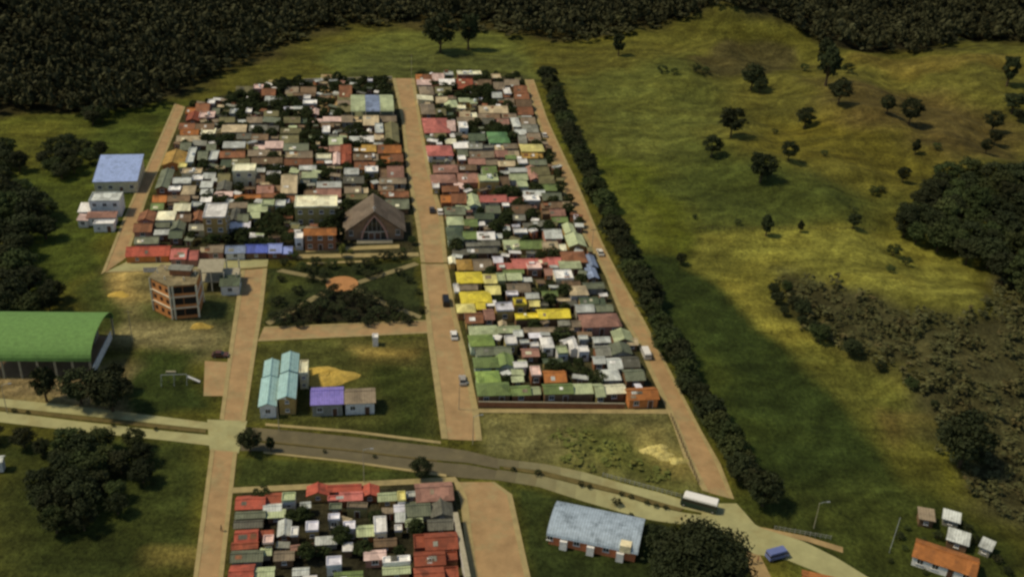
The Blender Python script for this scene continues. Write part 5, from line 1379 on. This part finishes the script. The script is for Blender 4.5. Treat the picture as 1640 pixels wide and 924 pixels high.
wall_line('boundary_wall', 'pale low wall under the brick fronts at the foot of the eastern block', (766, 652), (1000, 655), 1.6, .2, wallmat('brick'))
wall_line('boundary_wall', 'cream wall at the upper left of the church block', (330, 225), (356, 216), 2.4, .3, wallmat('cream'))
wall_line('boundary_wall', 'low ochre wall under the red-roofed row by the cross street', (206, 415), (300, 413), 1.2, .2, wallmat('ochre'))
wall_line('boundary_wall', 'pale wall along the back of the sports court lawn', (470, 133), (628, 128), 1.5, .25, wallmat('cream'))
wall_line('boundary_wall', 'white wall at the top edge of the western sandy lot', (230, 436), (262, 435), 1.4, .2, wallmat('white'))
def fence(label, a, b, n, h=1.1, m=M_METAL):
    p, q = P(*a), P(*b); ang = math.atan2(*(q-p)[::-1]); L_ = np.linalg.norm(q-p); c = (p+q)/2; root = thing('fence', label, 'fence', (c[0], c[1], float(hgt(*c))), ang)
    for i in range(n):
        x = -L_/2+L_*i/(n-1); mb = MB(); mb.box(x-.06, x+.06, -.06, .06, -.1, h); mb.build('post', m, root)
    for z in (.45, h-.1): mb = MB(); mb.box(-L_/2, L_/2, -.03, .03, z-.03, z+.03); mb.build('rail', m, root)
fence('pale railing between the vacant lot and the avenue', (965, 763), (1090, 797), 18)
fence('wire fence running down the right edge of the vacant lot', (1074, 668), (1118, 776), 16, 1.2, M_BARK)
fence('wire fence across the pasture below the scattered trees', (1120, 374), (1400, 376), 30, 1.2, M_BARK)
fence('pale rail fence around the farm yard', (1424, 885), (1440, 835), 10, 1.2)
fence('pale fence along the verge of the bottom pasture', (1240, 848), (1330, 864), 12, 1.1)

# playground on the dark lawn, rubble, dirt piles
def playground():
    g = P(280, 614); root = thing('playground', 'playground climbing frame with pale slide on the dark lawn', 'playground', (g[0], g[1], 0), GR)
    for x in (-3, 0, 3):
        mb = MB(); mb.tube([(x, -1.1, 0), (x, 0, 2.6), (x, 1.1, 0)], .08, 5); mb.build('frame', M_METAL, root)
    mb = MB(); mb.tube([(-3, 0, 2.6), (3, 0, 2.6)], .08, 5); mb.build('crossbar', M_METAL, root)
    mb = MB(); mb.slab([(3.2, -.4, 2.0), (3.2, .4, 2.0), (6, .4, .3), (6, -.4, .3)], .08); mb.build('slide', M_FRAME, root)
    for x in (-1.5, 1.5):
        mb = MB(); mb.box(x-.3, x+.3, -.15, .15, .5, .56); mb.box(x-.28, x-.24, -.02, .02, .56, 2.6); mb.box(x+.24, x+.28, -.02, .02, .56, 2.6); mb.build('swing', M_DARK, root)
playground()
wall_line('bench', 'pale concrete bench above the playground', (266, 597), (282, 597), .45, .5, M_CONC, 'bench', False)
def pile(label, px, py, w, d, h, m, seed, name='dirt_pile', cat='pile'):
    r = random.Random(seed); g = P(px, py); n, k = 22, 7; mb = MB(); rings = []
    for j in range(k+1):
        t = j/k; ring = []
        for i in range(n):
            a = TAU*i/n; q = (1-t)*(1+.18*math.sin(3*a+seed)+.1*math.sin(5*a+t*4)); ring.append((w/2*q*math.cos(a), d/2*q*math.sin(a), h*math.sin(t*1.57)*(1+r.uniform(-.12, .12))-.05*(j == 0)))
        rings.append(ring)
    for a, b in zip(rings, rings[1:]):
        for i in range(n): j = (i+1) % n; mb.poly([a[i], a[j], b[j], b[i]])
    o = mb.build(name, m); o.location = (g[0], g[1], float(hgt(*g))); tag(o, label, cat)
M_SAND = mat('yellow sand', A(184, 150, 66), .95, .3, .6, .6, dirt=A(146, 120, 58)); M_RUB = mat('pale rubble', A(190, 170, 96), .95, .45, 1.2, .6, dirt=A(110, 98, 52))
pile('large yellow sand heap between the turquoise and purple roofs', 527, 603, 13, 9, 1.6, M_SAND, 1)
pile('small pale sand heap beside the orange building', 322, 523, 6, 3, 1.0, M_SAND, 2); pile('pale earth heap on the sandy lot', 190, 472, 6, 3.4, .7, M_SAND, 3)
for i, (x, y, s) in enumerate(((1040, 722, 4.5), (1062, 718, 4.5), (1082, 730, 5), (1056, 738, 3.5), (1094, 738, 3))):
    pile('heap of pale yellow rubble on the vacant lot, '+ordw(i+1)+' from left' if i < 4 else 'small rubble heap nearest the east street on the vacant lot', sorted([1040, 1056, 1062, 1082, 1094])[i], y, s, s*.7, .8, M_RUB, 4+i, 'rubble_heap', 'rubble')

# water tanks on some roofs
def tank_mesh():
    mb = MB(); n = 12; z = [(0, .55), (.9, .6), (1.05, .5), (1.15, .18), (1.2, .18)]
    for (z0, r0), (z1, r1) in zip(z, z[1:]):
        for i in range(n):
            a, b = TAU*i/n, TAU*(i+1)/n; mb.poly([(r0*math.cos(a), r0*math.sin(a), z0), (r0*math.cos(b), r0*math.sin(b), z0), (r1*math.cos(b), r1*math.sin(b), z1), (r1*math.cos(a), r1*math.sin(a), z1)])
    mb.poly([(.18*math.cos(TAU*i/n), .18*math.sin(TAU*i/n), 1.2) for i in range(n)]); return mb.mesh('water_tank', mat('tank plastic', A(200, 196, 176), .5, .1, 3))
TM = tank_mesh(); flats = [it for it in LOG if it[5] == 'flat' and it[7] == 'house' and it[6] > 14]
for it in flats[::2]:
    root = it[0]; o = link('water_tank', TM, None, (root.location[0]+EV[0]*.6, root.location[1]+EV[1]*.6, root.location[2]+it[8]+.21), random.uniform(0, 3))
    lb = root['label'].replace('small ', '').replace('large ', '').replace('house with ', '').replace(' flat roof,', ' roof,').replace(' from left', '').replace(' of ', ', '); tag(o, 'tank on the '+lb, 'water tank', 'water tanks on flat roofs')

# people
def person(px, py, label, shirt, trous, walk=.12):
    g = P(px, py); root = thing('person', label, 'person', (g[0], g[1], .06), random.uniform(0, 6))
    J = [(0, 0, .95), (0, 0, 1.2), (0, 0, 1.42), (0, .01, 1.52), (0, .02, 1.64), (0, .0, 1.74), (.1, 0, .9), (.11, walk, .5), (.11, walk*.4, .08), (.11, walk*.4+.14, .05), (-.1, 0, .9), (-.11, -walk*.5, .5), (-.11, -walk*1.6, .1), (-.11, -walk*1.6+.13, .05),
         (.2, 0, 1.38), (.27, -.03, 1.12), (.28, .08, .86), (-.2, 0, 1.38), (-.27, .03, 1.12), (-.28, .12, .87)]
    Rr = [.13, .14, .13, .055, .09, .07, .09, .06, .045, .035, .09, .06, .045, .035, .06, .042, .035, .06, .042, .035]
    E_ = [(0, 1), (1, 2), (2, 3), (3, 4), (4, 5), (0, 6), (6, 7), (7, 8), (8, 9), (0, 10), (10, 11), (11, 12), (12, 13), (2, 14), (14, 15), (15, 16), (2, 17), (17, 18), (18, 19)]
    me = bpy.data.meshes.new('body'); me.from_pydata(J, E_, []); o = link('body', me, root)
    o.modifiers.new('skin', 'SKIN'); s = o.modifiers.new('sub', 'SUBSURF'); s.levels = 1; s.render_levels = 1
    for v, r in zip(me.skin_vertices[0].data, Rr): v.radius = (r, r)
    me.skin_vertices[0].data[0].use_root = True
    m = bpy.data.materials.new('clothes'); m.use_nodes = True; N = m.node_tree.nodes; L = m.node_tree.links; tc = N.new('ShaderNodeTexCoord'); sp = N.new('ShaderNodeSeparateXYZ'); L.new(tc.outputs['Object'], sp.inputs[0])
    cr = N.new('ShaderNodeValToRGB'); cr.color_ramp.interpolation = 'CONSTANT'; e = cr.color_ramp.elements; e[0].position = 0; e[0].color = A(*trous); e[1].position = .5; e[1].color = A(*shirt); n = e.new(.75); n.color = A(140, 96, 66)
    mm = N.new('ShaderNodeMath'); mm.operation = 'MULTIPLY'; mm.inputs[1].default_value = .5; L.new(sp.outputs[2], mm.inputs[0]); L.new(mm.outputs[0], cr.inputs[0]); L.new(cr.outputs[0], N['Principled BSDF'].inputs['Base Color']); me.materials.append(m)
    mb = MB(); mb.prism([(.1*math.cos(TAU*i/9), .1*math.sin(TAU*i/9)-.01) for i in range(9)], 1.68, 1.8, top=[(.05*math.cos(TAU*i/9), .05*math.sin(TAU*i/9)-.01) for i in range(9)]); mb.build('hair', M_DARK, root)
person(1204, 903, 'person in dark clothes standing on the dirt turning, left of two', (40, 34, 30), (30, 28, 30)); person(1213, 901, 'person in a red-brown top on the dirt turning, right of two', (130, 60, 40), (30, 28, 26))
person(355, 851, 'person in dark clothes walking down the south-west street', (36, 32, 28), (30, 28, 26), .2)

# ------------------------------------------------------------------ light, sky, camera
w = bpy.data.worlds.new('World'); S.world = w; w.use_nodes = True; nt = w.node_tree
bg = nt.nodes['Background']; sky = nt.nodes.new('ShaderNodeTexSky'); sky.sky_type = 'NISHITA'; sky.sun_disc = False
SUN_EL, SUN_AZ = math.radians(56), math.radians(-92)     # azimuth from +Y, clockwise
sky.sun_elevation = SUN_EL; sky.sun_rotation = SUN_AZ; sky.air_density = 1.3; sky.dust_density = 3.0; sky.ozone_density = .6; sky.altitude = 2500
nt.links.new(sky.outputs[0], bg.inputs[0]); bg.inputs[1].default_value = .08
sd = Vector((math.sin(SUN_AZ)*math.cos(SUN_EL), math.cos(SUN_AZ)*math.cos(SUN_EL), math.sin(SUN_EL)))
sl = bpy.data.lights.new('sun', 'SUN'); sl.energy = 2.5; sl.angle = math.radians(8); sl.color = (1, .9, .72)
so = link('sun', sl); so.rotation_euler = sd.to_track_quat('Z', 'Y').to_euler()
cam = bpy.data.cameras.new('camera'); co = link('camera', cam)
cam.sensor_width = 36; cam.lens = FPX/1640*36; cam.clip_start = 1; cam.clip_end = 20000
M4 = Matrix.Identity(4)
for i in range(3): M4[i][0] = _R2[i]; M4[i][1] = _U2[i]; M4[i][2] = -_F[i]
M4.translation = Vector((0, 0, H)); co.matrix_world = M4; S.camera = co
S.view_settings.view_transform = 'Standard'; S.view_settings.look = 'None'; S.view_settings.gamma = 1; S.view_settings.exposure = .08
S.view_settings.use_white_balance = True; S.view_settings.white_balance_temperature = 7900; S.view_settings.white_balance_tint = 6
S.cycles.use_denoising = True; S.cycles.max_bounces = 4; S.cycles.diffuse_bounces = 2; S.cycles.filter_width = 2.7
print('objects', len(bpy.data.objects), 'yard', len(YARD), 'log', len(LOG))
